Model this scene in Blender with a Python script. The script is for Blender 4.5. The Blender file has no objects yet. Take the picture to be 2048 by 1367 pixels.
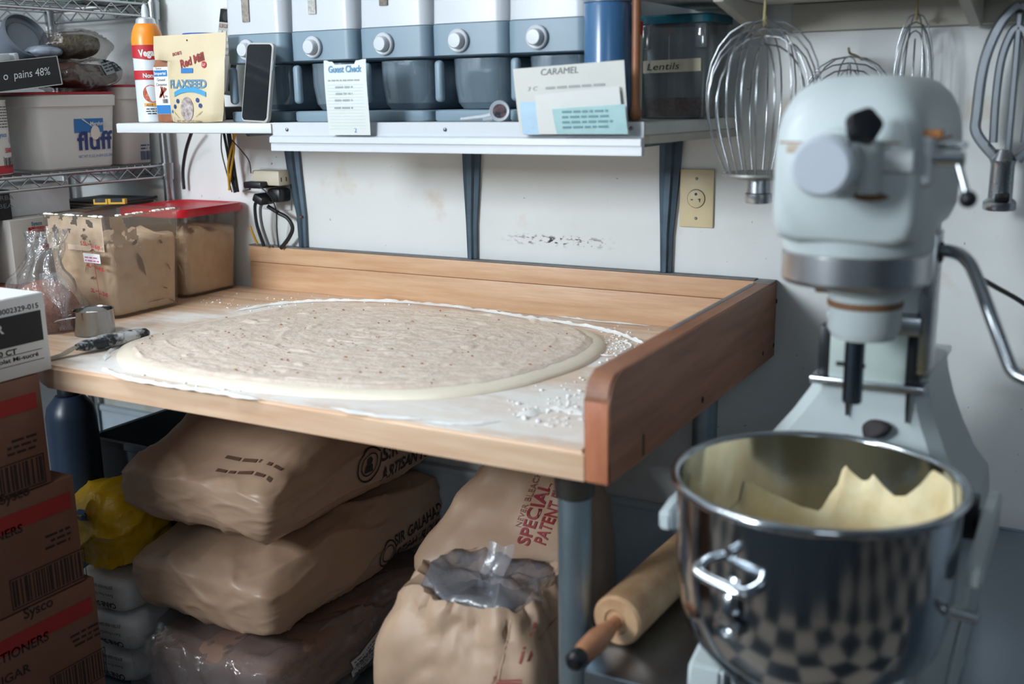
import bpy, bmesh, math, random
from mathutils import Vector, Matrix, noise
from mathutils.bvhtree import BVHTree
V = Vector; PI = math.pi; rad = math.radians
random.seed(7)
scn = bpy.context.scene
COL = scn.collection

# ------------------------------------------------------------------ camera
IW, IH, FPX = 2048, 1367, 2127.9
CAM = V((0.5884, -2.0242, 1.3801)); YAW, PITCH, ROLL = -0.5096, -0.2288, -0.0164
_f = V((math.sin(YAW)*math.cos(PITCH), math.cos(YAW)*math.cos(PITCH), math.sin(PITCH)))
_r = V((math.cos(YAW), -math.sin(YAW), 0)); _u = _r.cross(_f)
CR = _r*math.cos(ROLL) + _u*math.sin(ROLL); CU = _u*math.cos(ROLL) - _r*math.sin(ROLL); CF = _f
cd = bpy.data.cameras.new('camera'); cam = bpy.data.objects.new('camera', cd); COL.objects.link(cam)
cam.matrix_world = Matrix(((CR.x, CU.x, -CF.x, CAM.x), (CR.y, CU.y, -CF.y, CAM.y), (CR.z, CU.z, -CF.z, CAM.z), (0, 0, 0, 1)))
cd.sensor_width = 36.0; cd.sensor_fit = 'HORIZONTAL'; cd.lens = 36.0*FPX/IW; cd.clip_start = 0.05
cd.dof.use_dof = True; cd.dof.focus_distance = 2.3; cd.dof.aperture_fstop = 2.6
scn.camera = cam

def PX(px, py, ax, v):
    """direction of a photo pixel met with the plane ax = v"""
    d = CF + CR*((px-IW/2)/FPX) - CU*((py-IH/2)/FPX)
    i = 'xyz'.index(ax); t = (v-CAM[i])/d[i]
    return CAM + d*t

# ------------------------------------------------------------------ world, windows' daylight, exposure
w = bpy.data.worlds.new('world'); scn.world = w; w.use_nodes = True
w.node_tree.nodes['Background'].inputs[0].default_value = (0.55, 0.68, 0.80, 1); w.node_tree.nodes['Background'].inputs[1].default_value = 0.25
def area(name, loc, aim, sx, sy, power, col):
    l = bpy.data.lights.new(name, 'AREA'); l.shape = 'RECTANGLE'; l.size = sx; l.size_y = sy; l.energy = power; l.color = col
    o = bpy.data.objects.new(name, l); COL.objects.link(o); o.location = loc
    o.rotation_euler = (V(aim)-V(loc)).to_track_quat('-Z', 'Y').to_euler()
    return o
area('window_daylight', (-1.50, -3.33, 2.08), (-1.50, 0, 2.08), 0.70, 0.74, 108, (0.86, 0.94, 1.0))
area('side_window_daylight', (1.35, -3.33, 2.03), (1.35, 0, 2.03), 0.8, 0.75, 9, (0.80, 0.91, 1.0))
area('ceiling_tube_light', (-1.25, -1.45, 2.60), (-1.25, -1.45, 0), 1.2, 0.25, 21, (0.93, 0.97, 1.0))
vs = scn.view_settings
scn.display_settings.display_device = 'sRGB'
vs.view_transform = 'Standard'; vs.look = 'None'; vs.gamma = 1.0; vs.exposure = -0.2; vs.use_curve_mapping = False

# ------------------------------------------------------------------ materials
MATS = {}
def lin(c):
    return tuple(((x/255)/12.92 if x/255 <= 0.04045 else ((x/255+0.055)/1.055)**2.4) for x in c) + (1.0,)
def mat(name, rgb, rough=0.5, metal=0.0, var=0.0, vscale=8.0, bump=0.0, bscale=60.0, stretch=(1, 1, 1), rgb2=None, spec=0.5, coat=0.0, thr=(0.35, 0.65), aniso=0.0, rvar=0.0):
    if name in MATS: return MATS[name]
    m = bpy.data.materials.new(name); m.use_nodes = True; nt = m.node_tree; b = nt.nodes['Principled BSDF']
    b.inputs['Base Color'].default_value = lin(rgb); b.inputs['Roughness'].default_value = rough; b.inputs['Metallic'].default_value = metal
    b.inputs['Specular IOR Level'].default_value = spec; b.inputs['Coat Weight'].default_value = coat
    b.inputs['Anisotropic'].default_value = aniso
    N = nt.nodes.new; L = nt.links.new
    if var or bump or rgb2 or rvar:
        tc = N('ShaderNodeTexCoord'); mp = N('ShaderNodeMapping'); mp.inputs['Scale'].default_value = stretch; L(tc.outputs['Object'], mp.inputs[0])
        if var or rgb2 or rvar:
            n = N('ShaderNodeTexNoise'); n.inputs['Scale'].default_value = vscale; n.inputs['Detail'].default_value = 6; n.inputs['Roughness'].default_value = 0.6; L(mp.outputs[0], n.inputs['Vector'])
            r = N('ShaderNodeValToRGB'); L(n.outputs['Fac'], r.inputs[0])
            r.color_ramp.elements[0].position = thr[0]; r.color_ramp.elements[1].position = thr[1]
            c1 = lin(rgb)
            if rgb2: c2 = lin(rgb2)
            else: c2 = tuple(min(1, x*(1-var)) for x in c1[:3]) + (1,); c1 = tuple(min(1, x*(1+var*0.5)) for x in c1[:3]) + (1,)
            r.color_ramp.elements[0].color = c2; r.color_ramp.elements[1].color = c1
            if var or rgb2: L(r.outputs[0], b.inputs['Base Color'])
            if rvar:
                mr = N('ShaderNodeMapRange'); mr.inputs[3].default_value = max(0, rough-rvar); mr.inputs[4].default_value = rough+rvar; L(n.outputs['Fac'], mr.inputs[0]); L(mr.outputs[0], b.inputs['Roughness'])
        if bump:
            n2 = N('ShaderNodeTexNoise'); n2.inputs['Scale'].default_value = bscale; n2.inputs['Detail'].default_value = 5; L(mp.outputs[0], n2.inputs['Vector'])
            bp = N('ShaderNodeBump'); bp.inputs['Strength'].default_value = bump; bp.inputs['Distance'].default_value = 0.01; L(n2.outputs['Fac'], bp.inputs['Height']); L(bp.outputs[0], b.inputs['Normal'])
    MATS[name] = m; return m
def clear(name, rgb=(235, 240, 240), gloss=0.16, rough=0.08, haze=0.0, hazergb=(200, 205, 205), bump=0.0, bscale=25):
    """thin clear plastic or glass: see-through, with a reflecting skin and some milky haze"""
    if name in MATS: return MATS[name]
    m = bpy.data.materials.new(name); m.use_nodes = True; nt = m.node_tree; N = nt.nodes.new; L = nt.links.new
    for n in list(nt.nodes): nt.nodes.remove(n)
    out = N('ShaderNodeOutputMaterial'); t = N('ShaderNodeBsdfTransparent'); t.inputs[0].default_value = lin(rgb)
    g = N('ShaderNodeBsdfGlossy'); g.inputs['Roughness'].default_value = rough
    d = N('ShaderNodeBsdfDiffuse'); d.inputs[0].default_value = lin(hazergb)
    lw = N('ShaderNodeLayerWeight'); lw.inputs[0].default_value = 0.5
    pw = N('ShaderNodeMath'); pw.operation = 'POWER'; pw.inputs[1].default_value = 4.0; L(lw.outputs['Facing'], pw.inputs[0])
    ad = N('ShaderNodeMath'); ad.operation = 'MULTIPLY_ADD'; ad.inputs[1].default_value = 0.6; ad.inputs[2].default_value = gloss*0.5; L(pw.outputs[0], ad.inputs[0])
    m1 = N('ShaderNodeMixShader'); m1.inputs[0].default_value = haze; L(t.outputs[0], m1.inputs[1]); L(d.outputs[0], m1.inputs[2])
    m2 = N('ShaderNodeMixShader'); L(ad.outputs[0], m2.inputs[0]); L(m1.outputs[0], m2.inputs[1]); L(g.outputs[0], m2.inputs[2]); L(m2.outputs[0], out.inputs[0])
    if bump:
        tc = N('ShaderNodeTexCoord'); n2 = N('ShaderNodeTexNoise'); n2.inputs['Scale'].default_value = bscale; n2.inputs['Detail'].default_value = 4; L(tc.outputs['Object'], n2.inputs['Vector'])
        bp = N('ShaderNodeBump'); bp.inputs['Strength'].default_value = bump; bp.inputs['Distance'].default_value = 0.02; L(n2.outputs['Fac'], bp.inputs['Height']); L(bp.outputs[0], g.inputs['Normal']); L(bp.outputs[0], lw.inputs['Normal'])
    MATS[name] = m; return m

def paper_mat(name, rgb, rough=0.45, s1=5.0, s2=16.0, k=0.35):
    """sack paper: soft colour drift and sharp creases"""
    m = mat(name, rgb, rough, var=0.10, vscale=5); nt = m.node_tree; N = nt.nodes.new; L = nt.links.new; b = nt.nodes['Principled BSDF']
    tc = N('ShaderNodeTexCoord'); last = None
    for sc, st, d in ((s1, k, .012), (s2, k*.7, .004)):
        n = N('ShaderNodeTexNoise'); n.noise_type = 'RIDGED_MULTIFRACTAL'; n.inputs['Scale'].default_value = sc; n.inputs['Detail'].default_value = 2.5; n.inputs['Distortion'].default_value = .5; L(tc.outputs['Object'], n.inputs['Vector'])
        p = N('ShaderNodeBump'); p.inputs['Strength'].default_value = st; p.inputs['Distance'].default_value = d; L(n.outputs['Fac'], p.inputs['Height'])
        if last: L(last.outputs[0], p.inputs['Normal'])
        last = p
    L(last.outputs[0], b.inputs['Normal']); return m
# ------------------------------------------------------------------ objects
BASE = {}
def setp(o, label=None, cat=None, group=None, kind=None):
    if label: o['label'] = label
    if cat: o['category'] = cat
    if group: o['group'] = group
    if kind: o['kind'] = kind
    return o
def thing(name, label, cat, loc, group=None):
    o = bpy.data.objects.new(name, None); COL.objects.link(o); o.location = loc; o.empty_display_size = 0.05
    BASE[o.name] = V(loc); return setp(o, label, cat, group)
def O(name, bm, m, parent=None, ang=38, label=None, cat=None, group=None, kind=None):
    """link a bmesh given in world coordinates as one mesh object"""
    if parent is not None: org = BASE[parent.name]
    else:
        xs = [v.co for v in bm.verts]
        org = V(((min(c.x for c in xs)+max(c.x for c in xs))/2, (min(c.y for c in xs)+max(c.y for c in xs))/2, min(c.z for c in xs)))
    bmesh.ops.translate(bm, verts=bm.verts, vec=-org)
    bmesh.ops.recalc_face_normals(bm, faces=bm.faces)
    me = bpy.data.meshes.new(name); bm.to_mesh(me); bm.free()
    for p in me.polygons: p.use_smooth = True
    me.set_sharp_from_angle(angle=rad(ang))
    me.materials.append(m)
    o = bpy.data.objects.new(name, me); COL.objects.link(o)
    BASE[o.name] = org
    if parent is not None: o.parent = parent
    else: o.location = org
    return setp(o, label, cat, group, kind)
def copy_tree(o, parent=None, off=None):
    c = o.copy(); COL.objects.link(c); c.parent = parent
    if off is not None: c.location = o.location + V(off); BASE[c.name] = BASE[o.name] + V(off)
    else: BASE[c.name] = BASE[parent.name]
    for ch in o.children: copy_tree(ch, c)
    return c
def NB(): return bmesh.new()
def xf(bm, verts, T):
    if T is not None: bmesh.ops.transform(bm, matrix=T, verts=verts)
def rot(axis, deg, pivot=(0, 0, 0)):
    p = V(pivot); return Matrix.Translation(p) @ Matrix.Rotation(rad(deg), 4, axis) @ Matrix.Translation(-p)
def box(bm, lo, hi, bev=0.0, T=None, seg=2):
    lo = V(lo); hi = V(hi); c = (lo+hi)/2; s = hi-lo
    r = bmesh.ops.create_cube(bm, size=1.0, matrix=Matrix.Translation(c) @ Matrix.Diagonal((s.x, s.y, s.z, 1)))
    vv = r['verts']
    if bev:
        ed = list({e for v in vv for e in v.link_edges})
        rr = bmesh.ops.bevel(bm, geom=ed, offset=bev, offset_type='OFFSET', segments=seg, profile=0.5, affect='EDGES', clamp_overlap=True)
        vv = list({v for f in rr['faces'] for v in f.verts} | {v for v in vv if v.is_valid})
    xf(bm, vv, T); return vv
def lathe(bm, prof, c=(0, 0, 0), seg=32, T=None, a0=0.0, a1=2*PI, sx=1.0, sy=1.0):
    """prof: list of (radius, z)"""
    full = abs(a1-a0-2*PI) < 1e-6; n = seg if full else seg+1; rows = []; c = V(c); new = []
    for r, z in prof:
        if r < 1e-6: v = bm.verts.new(c+V((0, 0, z))); rows.append([v]*n); new.append(v); continue
        row = [bm.verts.new(c+V((r*math.cos(a0+(a1-a0)*i/seg)*sx, r*math.sin(a0+(a1-a0)*i/seg)*sy, z))) for i in range(n)]
        rows.append(row); new += row
    for a, b in zip(rows, rows[1:]):
        for i in range(n if full else n-1):
            j = (i+1) % n; q = []
            for v in (a[i], a[j], b[j], b[i]):
                if v not in q: q.append(v)
            if len(q) >= 3:
                try: bm.faces.new(q)
                except ValueError: pass
    xf(bm, new, T); return new
def frame(d):
    d = d.normalized(); a = V((0, 0, 1)) if abs(d.z) < 0.9 else V((1, 0, 0)); x = a.cross(d).normalized(); return x, d.cross(x)
def tube(bm, pts, r, seg=8, closed=False, cap=True, flat=1.0):
    pts = [V(p) for p in pts]; n = len(pts); rings = []; px = None
    rr = r if isinstance(r, (list, tuple)) else [r]*n
    for i, p in enumerate(pts):
        if closed: d = pts[(i+1) % n]-pts[i-1]
        else: d = pts[min(i+1, n-1)]-pts[max(i-1, 0)]
        d.normalize()
        if px is None: x, y = frame(d)
        else:
            x = (px - d*px.dot(d)).normalized(); y = d.cross(x)
        px = x
        rings.append([bm.verts.new(p+(x*math.cos(2*PI*k/seg)+y*math.sin(2*PI*k/seg)*flat)*rr[i]) for k in range(seg)])
    m = n if closed else n-1
    for i in range(m):
        a, b = rings[i], rings[(i+1) % n]
        for k in range(seg): bm.faces.new((a[k], a[(k+1) % seg], b[(k+1) % seg], b[k]))
    if cap and not closed:
        bm.faces.new(rings[0][::-1]); bm.faces.new(rings[-1])
    return [v for g in rings for v in g]
def cyl(bm, p0, p1, r, seg=20, bev=0.0, r2=None):
    p0 = V(p0); p1 = V(p1); d = p1-p0; L = d.length; r2 = r if r2 is None else r2
    q = d.to_track_quat('Z', 'Y').to_matrix().to_4x4()
    if bev: prof = [(0, 0), (r-bev, 0), (r, bev), (r2, L-bev), (r2-bev, L), (0, L)]
    else: prof = [(0, 0), (r, 0), (r2, L), (0, L)]
    return lathe(bm, prof, seg=seg, T=Matrix.Translation(p0) @ q)
def prism(bm, poly, f0, f1, bev=0):
    """poly of 2d points; f0, f1 map them to the two end faces"""
    a = [bm.verts.new(f0(*p)) for p in poly]; b = [bm.verts.new(f1(*p)) for p in poly]
    bm.faces.new(a[::-1]); bm.faces.new(b); n = len(a); es = []
    for i in range(n): bm.faces.new((a[i], a[(i+1) % n], b[(i+1) % n], b[i]))
    if bev:
        vs_ = set(a+b); ed = [e for e in bm.edges if e.verts[0] in vs_ and e.verts[1] in vs_]
        bmesh.ops.bevel(bm, geom=ed, offset=bev, segments=2, affect='EDGES', clamp_overlap=True)
def spline(pts, n=8, closed=False):
    pts = [V(p) for p in pts]; out = []; m = len(pts)
    for i in range(m if closed else m-1):
        if closed: p0, p1, p2, p3 = pts[i-1], pts[i], pts[(i+1) % m], pts[(i+2) % m]
        else: p0, p1, p2, p3 = pts[max(i-1, 0)], pts[i], pts[i+1], pts[min(i+2, m-1)]
        for k in range(n):
            t = k/n; out.append(0.5*((2*p1)+(p2-p0)*t+(2*p0-5*p1+4*p2-p3)*t*t+(3*p1-p0-3*p2+p3)*t**3))
    if not closed: out.append(pts[-1])
    return out
def quad(bm, a, b, c, d): bm.faces.new([bm.verts.new(V(p)) for p in (a, b, c, d)])
def rsq(hx, hy, r, n=5):
    """rounded rectangle outline"""
    o = []
    for cx, cy, a in ((hx-r, hy-r, 0), (-hx+r, hy-r, PI/2), (-hx+r, -hy+r, PI), (hx-r, -hy+r, 1.5*PI)):
        for k in range(n+1): o.append((cx+r*math.cos(a+PI/2*k/n), cy+r*math.sin(a+PI/2*k/n)))
    return o
def loft(bm, rings, cap0=True, cap1=True, T=None):
    R = [[bm.verts.new(V(p)) for p in r] for r in rings]; n = len(R[0])
    for a, b in zip(R, R[1:]):
        for i in range(n): bm.faces.new((a[i], a[(i+1) % n], b[(i+1) % n], b[i]))
    if cap0: bm.faces.new(R[0][::-1])
    if cap1: bm.faces.new(R[-1])
    vv = [v for r in R for v in r]; xf(bm, vv, T); return vv
def sqtub(bm, c, secs, n=5, T=None, cap0=True, cap1=True):
    """stack of rounded squares: secs = (z, half x, half y, corner radius)"""
    return loft(bm, [[(c[0]+x, c[1]+y, c[2]+z) for x, y in rsq(hx, hy, r, n)] for z, hx, hy, r in secs], cap0, cap1, T)

# ---- lettering and flat print
class Plane:
    """a printing plane: origin, x direction, up direction"""
    def __init__(s, o, x, u, bvh=None, eps=0.0006):
        s.o = V(o); s.x = V(x).normalized(); s.u = V(u); s.u = (s.u - s.x*s.u.dot(s.x)).normalized(); s.n = s.x.cross(s.u); s.bvh = bvh; s.eps = eps
    def __call__(s, a, b):
        p = s.o + s.x*a + s.u*b
        if s.bvh:
            h = s.bvh.ray_cast(p + s.n*0.4, -s.n, 1.0)
            if h[0] is None: h = s.bvh.find_nearest(p)
            if h[0] is not None: p = h[0]
        return p + s.n*s.eps
_tc = {}
def textmesh(bm, pl, s, a, b, size, width=None, align='CENTER', bold=0.0, shear=0.0, angle=0.0, dz=0.0):
    key = (s, bold, shear)
    if key not in _tc:
        c = bpy.data.curves.new('t', 'FONT'); c.body = s; c.size = 1.0; c.offset = bold; c.shear = shear; c.resolution_u = 3
        o = bpy.data.objects.new('t', c); COL.objects.link(o); dg = bpy.context.evaluated_depsgraph_get(); me = o.evaluated_get(dg).to_mesh()
        vs2 = [(v.co.x, v.co.y) for v in me.vertices]; fs = [tuple(p.vertices) for p in me.polygons]
        bpy.data.objects.remove(o); bpy.data.curves.remove(c); _tc[key] = (vs2, fs)
    vs2, fs = _tc[key]
    if not vs2: return
    x0 = min(p[0] for p in vs2); x1 = max(p[0] for p in vs2); sx = size
    if width: sx = width/(x1-x0)
    w_ = (x1-x0)*sx; st = a - (w_/2 if align == 'CENTER' else (w_ if align == 'RIGHT' else 0))
    ca, sa = math.cos(angle), math.sin(angle); new = []
    for x, y in vs2:
        p = ((x-x0)*sx + st - a, y*size); q = (a+p[0]*ca-p[1]*sa, b+p[0]*sa+p[1]*ca)
        new.append(bm.verts.new(pl(*q)+pl.n*dz))
    lim = 1.25*max(size, sx)
    for f in fs:
        if pl.n.length > .5 and max((new[f[i]].co-new[f[i-1]].co).length for i in range(len(f))) > lim: continue
        try: bm.faces.new([new[i] for i in f])
        except ValueError: pass
def patch(bm, pl, a0, b0, a1, b1, n=1, m=1, dz=0.0):
    g = [[bm.verts.new(pl(a0+(a1-a0)*i/n, b0+(b1-b0)*j/m)+pl.n*dz) for i in range(n+1)] for j in range(m+1)]
    for j in range(m):
        for i in range(n): bm.faces.new((g[j][i], g[j][i+1], g[j+1][i+1], g[j+1][i]))
def polyp(bm, pl, pts, dz=0.0): bm.faces.new([bm.verts.new(pl(*p)+pl.n*dz) for p in pts])
def disc(bm, pl, a, b, r, n=24, ry=None, dz=0.0): polyp(bm, pl, [(a+r*math.cos(2*PI*k/n), b+(ry or r)*math.sin(2*PI*k/n)) for k in range(n)], dz)
def ringp(bm, pl, a, b, r0, r1, n=28, dz=0.0):
    A = [bm.verts.new(pl(a+r0*math.cos(2*PI*k/n), b+r0*math.sin(2*PI*k/n))+pl.n*dz) for k in range(n)]; B = [bm.verts.new(pl(a+r1*math.cos(2*PI*k/n), b+r1*math.sin(2*PI*k/n))+pl.n*dz) for k in range(n)]
    for k in range(n): bm.faces.new((A[k], A[(k+1) % n], B[(k+1) % n], B[k]))
def barcode(bm, pl, a0, b0, a1, b1, seed=1, border=0.0, dz=0.0):
    r = random.Random(seed); x = a0
    while x < a1-0.0004:
        w_ = (a1-a0)*r.choice((0.015, 0.02, 0.03, 0.045)); patch(bm, pl, x, b0, min(x+w_, a1), b1, dz=dz); x += w_+(a1-a0)*r.choice((0.015, 0.025, 0.035))
    if border:
        e = border*2.2
        for q in ((a0-e, b0-e, a1+e, b0-e+border), (a0-e, b1+e-border, a1+e, b1+e), (a0-e, b0-e, a0-e+border, b1+e), (a1+e-border, b0-e, a1+e, b1+e)): patch(bm, pl, *q, dz=dz)
def smallprint(bm, pl, a0, b0, a1, rows, lh, seed=1, align='L', dz=0.0):
    """rows of tiny unreadable words as short bars"""
    r = random.Random(seed)
    for k in range(rows):
        y = b0-k*lh; x = a0 if align == 'L' else a0+(a1-a0)*r.uniform(0, .25); e = a1-(a1-a0)*r.uniform(0, .2)
        while x < e:
            w_ = lh*r.uniform(0.7, 2.4); patch(bm, pl, x, y, min(x+w_, e), y+lh*0.42, dz=dz); x += w_+lh*0.4
# ================================================================== materials used in many places
def wood(name, c1, c2, stretch=(1.5, 16, 16), rough=0.45, scale=4.0):
    return mat(name, c1, rough=rough, rgb2=c2, vscale=scale, stretch=stretch, bump=0.06, bscale=14, thr=(0.3, 0.7))
MW_back = wood('maple_back', (218, 182, 148), (196, 150, 114), (1.2, 14, 14))
MW_rail = wood('cherry_rail', (158, 108, 80), (126, 80, 58), (14, 1.4, 14), rough=0.5)
MW_end = wood('rail_end_grain', (200, 132, 98), (176, 104, 74), (10, 10, 3))
M_white = mat('white_paint', (204, 208, 210), 0.45, var=0.04, vscale=5)
M_whitepl = mat('white_plastic', (192, 196, 201), 0.35)
M_dark = mat('black_plastic', (22, 24, 28), 0.4)
M_black = mat('black_ink', (26, 28, 34), 0.7)
M_red = mat('red_ink', (178, 30, 42), 0.6)
M_blueink = mat('blue_ink', (38, 112, 176), 0.6)
M_navy = mat('navy_ink', (30, 62, 118), 0.6)
M_paper = mat('white_paper', (216, 217, 213), 0.8)
M_chrome = mat('chrome', (205, 210, 214), 0.16, metal=1.0)
M_steel = mat('brushed_steel', (190, 195, 200), 0.28, metal=1.0, rvar=0.06, vscale=12)
M_galv = mat('galvanised_pipe', (150, 168, 178), 0.42, metal=0.85, var=0.18, vscale=9)
M_screw = mat('screw_steel', (120, 122, 126), 0.35, metal=1.0)
M_slate = mat('slate_blue_plastic', (122, 142, 156), 0.42)
M_kraft = paper_mat('kraft_paper', (176, 146, 122), .40)
M_card = mat('cardboard', (126, 88, 70), 0.75, var=0.10, vscale=7, bump=0.03, bscale=90)

# ---- painted back wall: off-white, with specks, yellow smears and black scuffs of its own
def wallmat():
    m = bpy.data.materials.new('painted_wall'); m.use_nodes = True; nt = m.node_tree; b = nt.nodes['Principled BSDF']; N = nt.nodes.new; L = nt.links.new
    tc = N('ShaderNodeTexCoord')
    def nz(scale, det, st=(1, 1, 1)):
        mp = N('ShaderNodeMapping'); mp.inputs['Scale'].default_value = st; L(tc.outputs['Object'], mp.inputs[0])
        n = N('ShaderNodeTexNoise'); n.inputs['Scale'].default_value = scale; n.inputs['Detail'].default_value = det; L(mp.outputs[0], n.inputs['Vector']); return n.outputs['Fac']
    def ramp(f, a, b_):
        r = N('ShaderNodeMapRange'); r.inputs[1].default_value = a; r.inputs[2].default_value = b_; r.interpolation_type = 'SMOOTHSTEP'; L(f, r.inputs[0]); return r.outputs[0]
    def mul(a, b_):
        n = N('ShaderNodeMath'); n.operation = 'MULTIPLY'
        for i, x in enumerate((a, b_)):
            if isinstance(x, float): n.inputs[i].default_value = x
            else: L(x, n.inputs[i])
        return n.outputs[0]
    col = None
    def mix(fac, c, prev):
        x = N('ShaderNodeMix'); x.data_type = 'RGBA'; L(fac, x.inputs[0]); x.inputs[7].default_value = lin(c)
        if isinstance(prev, tuple): x.inputs[6].default_value = lin(prev)
        else: L(prev, x.inputs[6])
        return x.outputs[2]
    base = mix(ramp(nz(3, 4), 0.4, 0.7), (214, 217, 214), (222, 225, 225))
    col = mix(mul(ramp(nz(6.5, 6), 0.60, 0.72), 0.45), (198, 176, 142), base)
    col = mix(mul(ramp(nz(70, 2), 0.72, 0.76), 0.7), (120, 96, 70), col)
    # black scuff low on the wall, between two brackets
    sep = N('ShaderNodeSeparateXYZ'); L(tc.outputs['Object'], sep.inputs[0])
    def band(o, c, h):
        s = N('ShaderNodeMath'); s.operation = 'SUBTRACT'; L(o, s.inputs[0]); s.inputs[1].default_value = c
        a = N('ShaderNodeMath'); a.operation = 'ABSOLUTE'; L(s.outputs[0], a.inputs[0]); return ramp(a.outputs[0], h, h*0.2)
    sc = mul(mul(band(sep.outputs[0], -0.42, 0.16), band(sep.outputs[2], 1.073, 0.016)), ramp(nz(120, 5, (0.5, 1, 1)), 0.5, 0.62))
    col = mix(sc, (44, 44, 46), col)
    L(col, b.inputs['Base Color']); b.inputs['Roughness'].default_value = 0.6
    bp = N('ShaderNodeBump'); bp.inputs['Strength'].default_value = 0.05; bp.inputs['Distance'].default_value = 0.01; L(nz(50, 4), bp.inputs['Height']); L(bp.outputs[0], b.inputs['Normal'])
    return m
M_wall = wallmat()
M_wall2 = mat('painted_wall_plain', (92, 104, 116), 0.65, var=0.05, vscale=4)

# ================================================================== the room
X0, X1, Y0, ZC = -1.98, 2.7, -3.4, 2.7
def S(name, bm, m, parent=None): return O(name, bm, m, parent, kind='structure')
def room():
    bm = NB(); box(bm, (X0-.1, 0, 0), (X1+.1, .1, ZC)); o = S('wall_back', bm, M_wall)
    o.data.transform(Matrix.Translation(o.location)); o.location = (0, 0, 0)
    bm = NB(); box(bm, (X0-.1, Y0-.1, 0), (X0, 0, ZC)); S('wall_left', bm, mat('left_wall_paint', (200, 204, 206), .6, var=.04))
    bm = NB(); box(bm, (X1, Y0-.1, 0), (X1+.1, 0, ZC)); S('wall_right', bm, M_wall2)
    wins = [(-1.90, -1.10, 1.66, 2.50), (.93, 1.77, 1.62, 2.44)]
    bm = NB(); x = X0
    for a, b, c, d in wins:
        box(bm, (x, Y0-.1, 0), (a, Y0, ZC)); box(bm, (a, Y0-.1, 0), (b, Y0, c)); box(bm, (a, Y0-.1, d), (b, Y0, ZC)); x = b
    box(bm, (x, Y0-.1, 0), (X1, Y0, ZC)); box(bm, (X0+.02, Y0, 0), (X1-.02, -2.27, 1.31)); S('wall_front_and_shade_block', bm, M_wall2)  # last box: unseen block added to shade low objects and darken the bowl's reflection
    for k, (a, b, c, d) in enumerate(wins):
        bm = NB(); t = .04
        box(bm, (a, Y0-.1, c), (a+t, Y0+.01, d)); box(bm, (b-t, Y0-.1, c), (b, Y0+.01, d)); box(bm, (a+t, Y0-.1, c), (b-t, Y0+.01, c+t)); box(bm, (a+t, Y0-.1, d-t), (b-t, Y0+.01, d)); box(bm, ((a+b)/2-.015, Y0-.08, c+t), ((a+b)/2+.015, Y0-.04, d-t))
        fr = S('window_%d' % (k+1), bm, M_white)
        for q in ((a+t, (a+b)/2-.015), ((a+b)/2+.015, b-t)):
            bm = NB(); box(bm, (q[0], Y0-.062, c+t), (q[1], Y0-.058, d-t)); O('pane', bm, clear('window_glass', gloss=.1), fr)
    bm = NB(); box(bm, (X0, Y0, ZC), (X1, 0, ZC+.1)); S('ceiling', bm, mat('ceiling_paint', (150, 154, 156), .8, var=.03))
    m = bpy.data.materials.new('checker_floor'); m.use_nodes = True; nt = m.node_tree; b = nt.nodes['Principled BSDF']
    tc = nt.nodes.new('ShaderNodeTexCoord'); ck = nt.nodes.new('ShaderNodeTexChecker'); ck.inputs['Scale'].default_value = 3.3
    ck.inputs[1].default_value = lin((200, 182, 164)); ck.inputs[2].default_value = lin((52, 60, 68)); nt.links.new(tc.outputs['Object'], ck.inputs[0]); nt.links.new(ck.outputs[0], b.inputs['Base Color']); b.inputs['Roughness'].default_value = .35
    bm = NB(); box(bm, (X0, Y0, -.1), (X1, 0, 0)); S('floor', bm, m)
    # low panel on the wall beneath the table, with a rounded ledge
    bm = NB(); box(bm, (X0, -.016, 0), (X1, 0, .505)); box(bm, (X0, -.022, .505), (X1, 0, .523), .006); S('trim_1', bm, mat('lower_panel_paint', (190, 204, 214), .5, var=.05, vscale=20))
    # ledger strip under the upper shelf
    bm = NB(); box(bm, (.06, -.018, 1.482), (1.6, 0, 1.53), .002); S('trim_2', bm, mat('ledger_paint', (196, 190, 178), .6, var=.08, vscale=9))
    t = thing('ceiling_light', 'long white tube light fixed to the ceiling behind the viewer', 'ceiling light', (-1.25, -1.45, 2.62))
    bm = NB(); box(bm, (-1.9, -1.59, 2.64), (-.6, -1.31, 2.7), .01); O('housing', bm, M_white, t)
    for y in (-1.51, -1.39):
        bm = NB(); cyl(bm, (-1.85, y, 2.625), (-.65, y, 2.625), .013); O('tube', bm, M_whitepl, t)
room()

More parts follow.
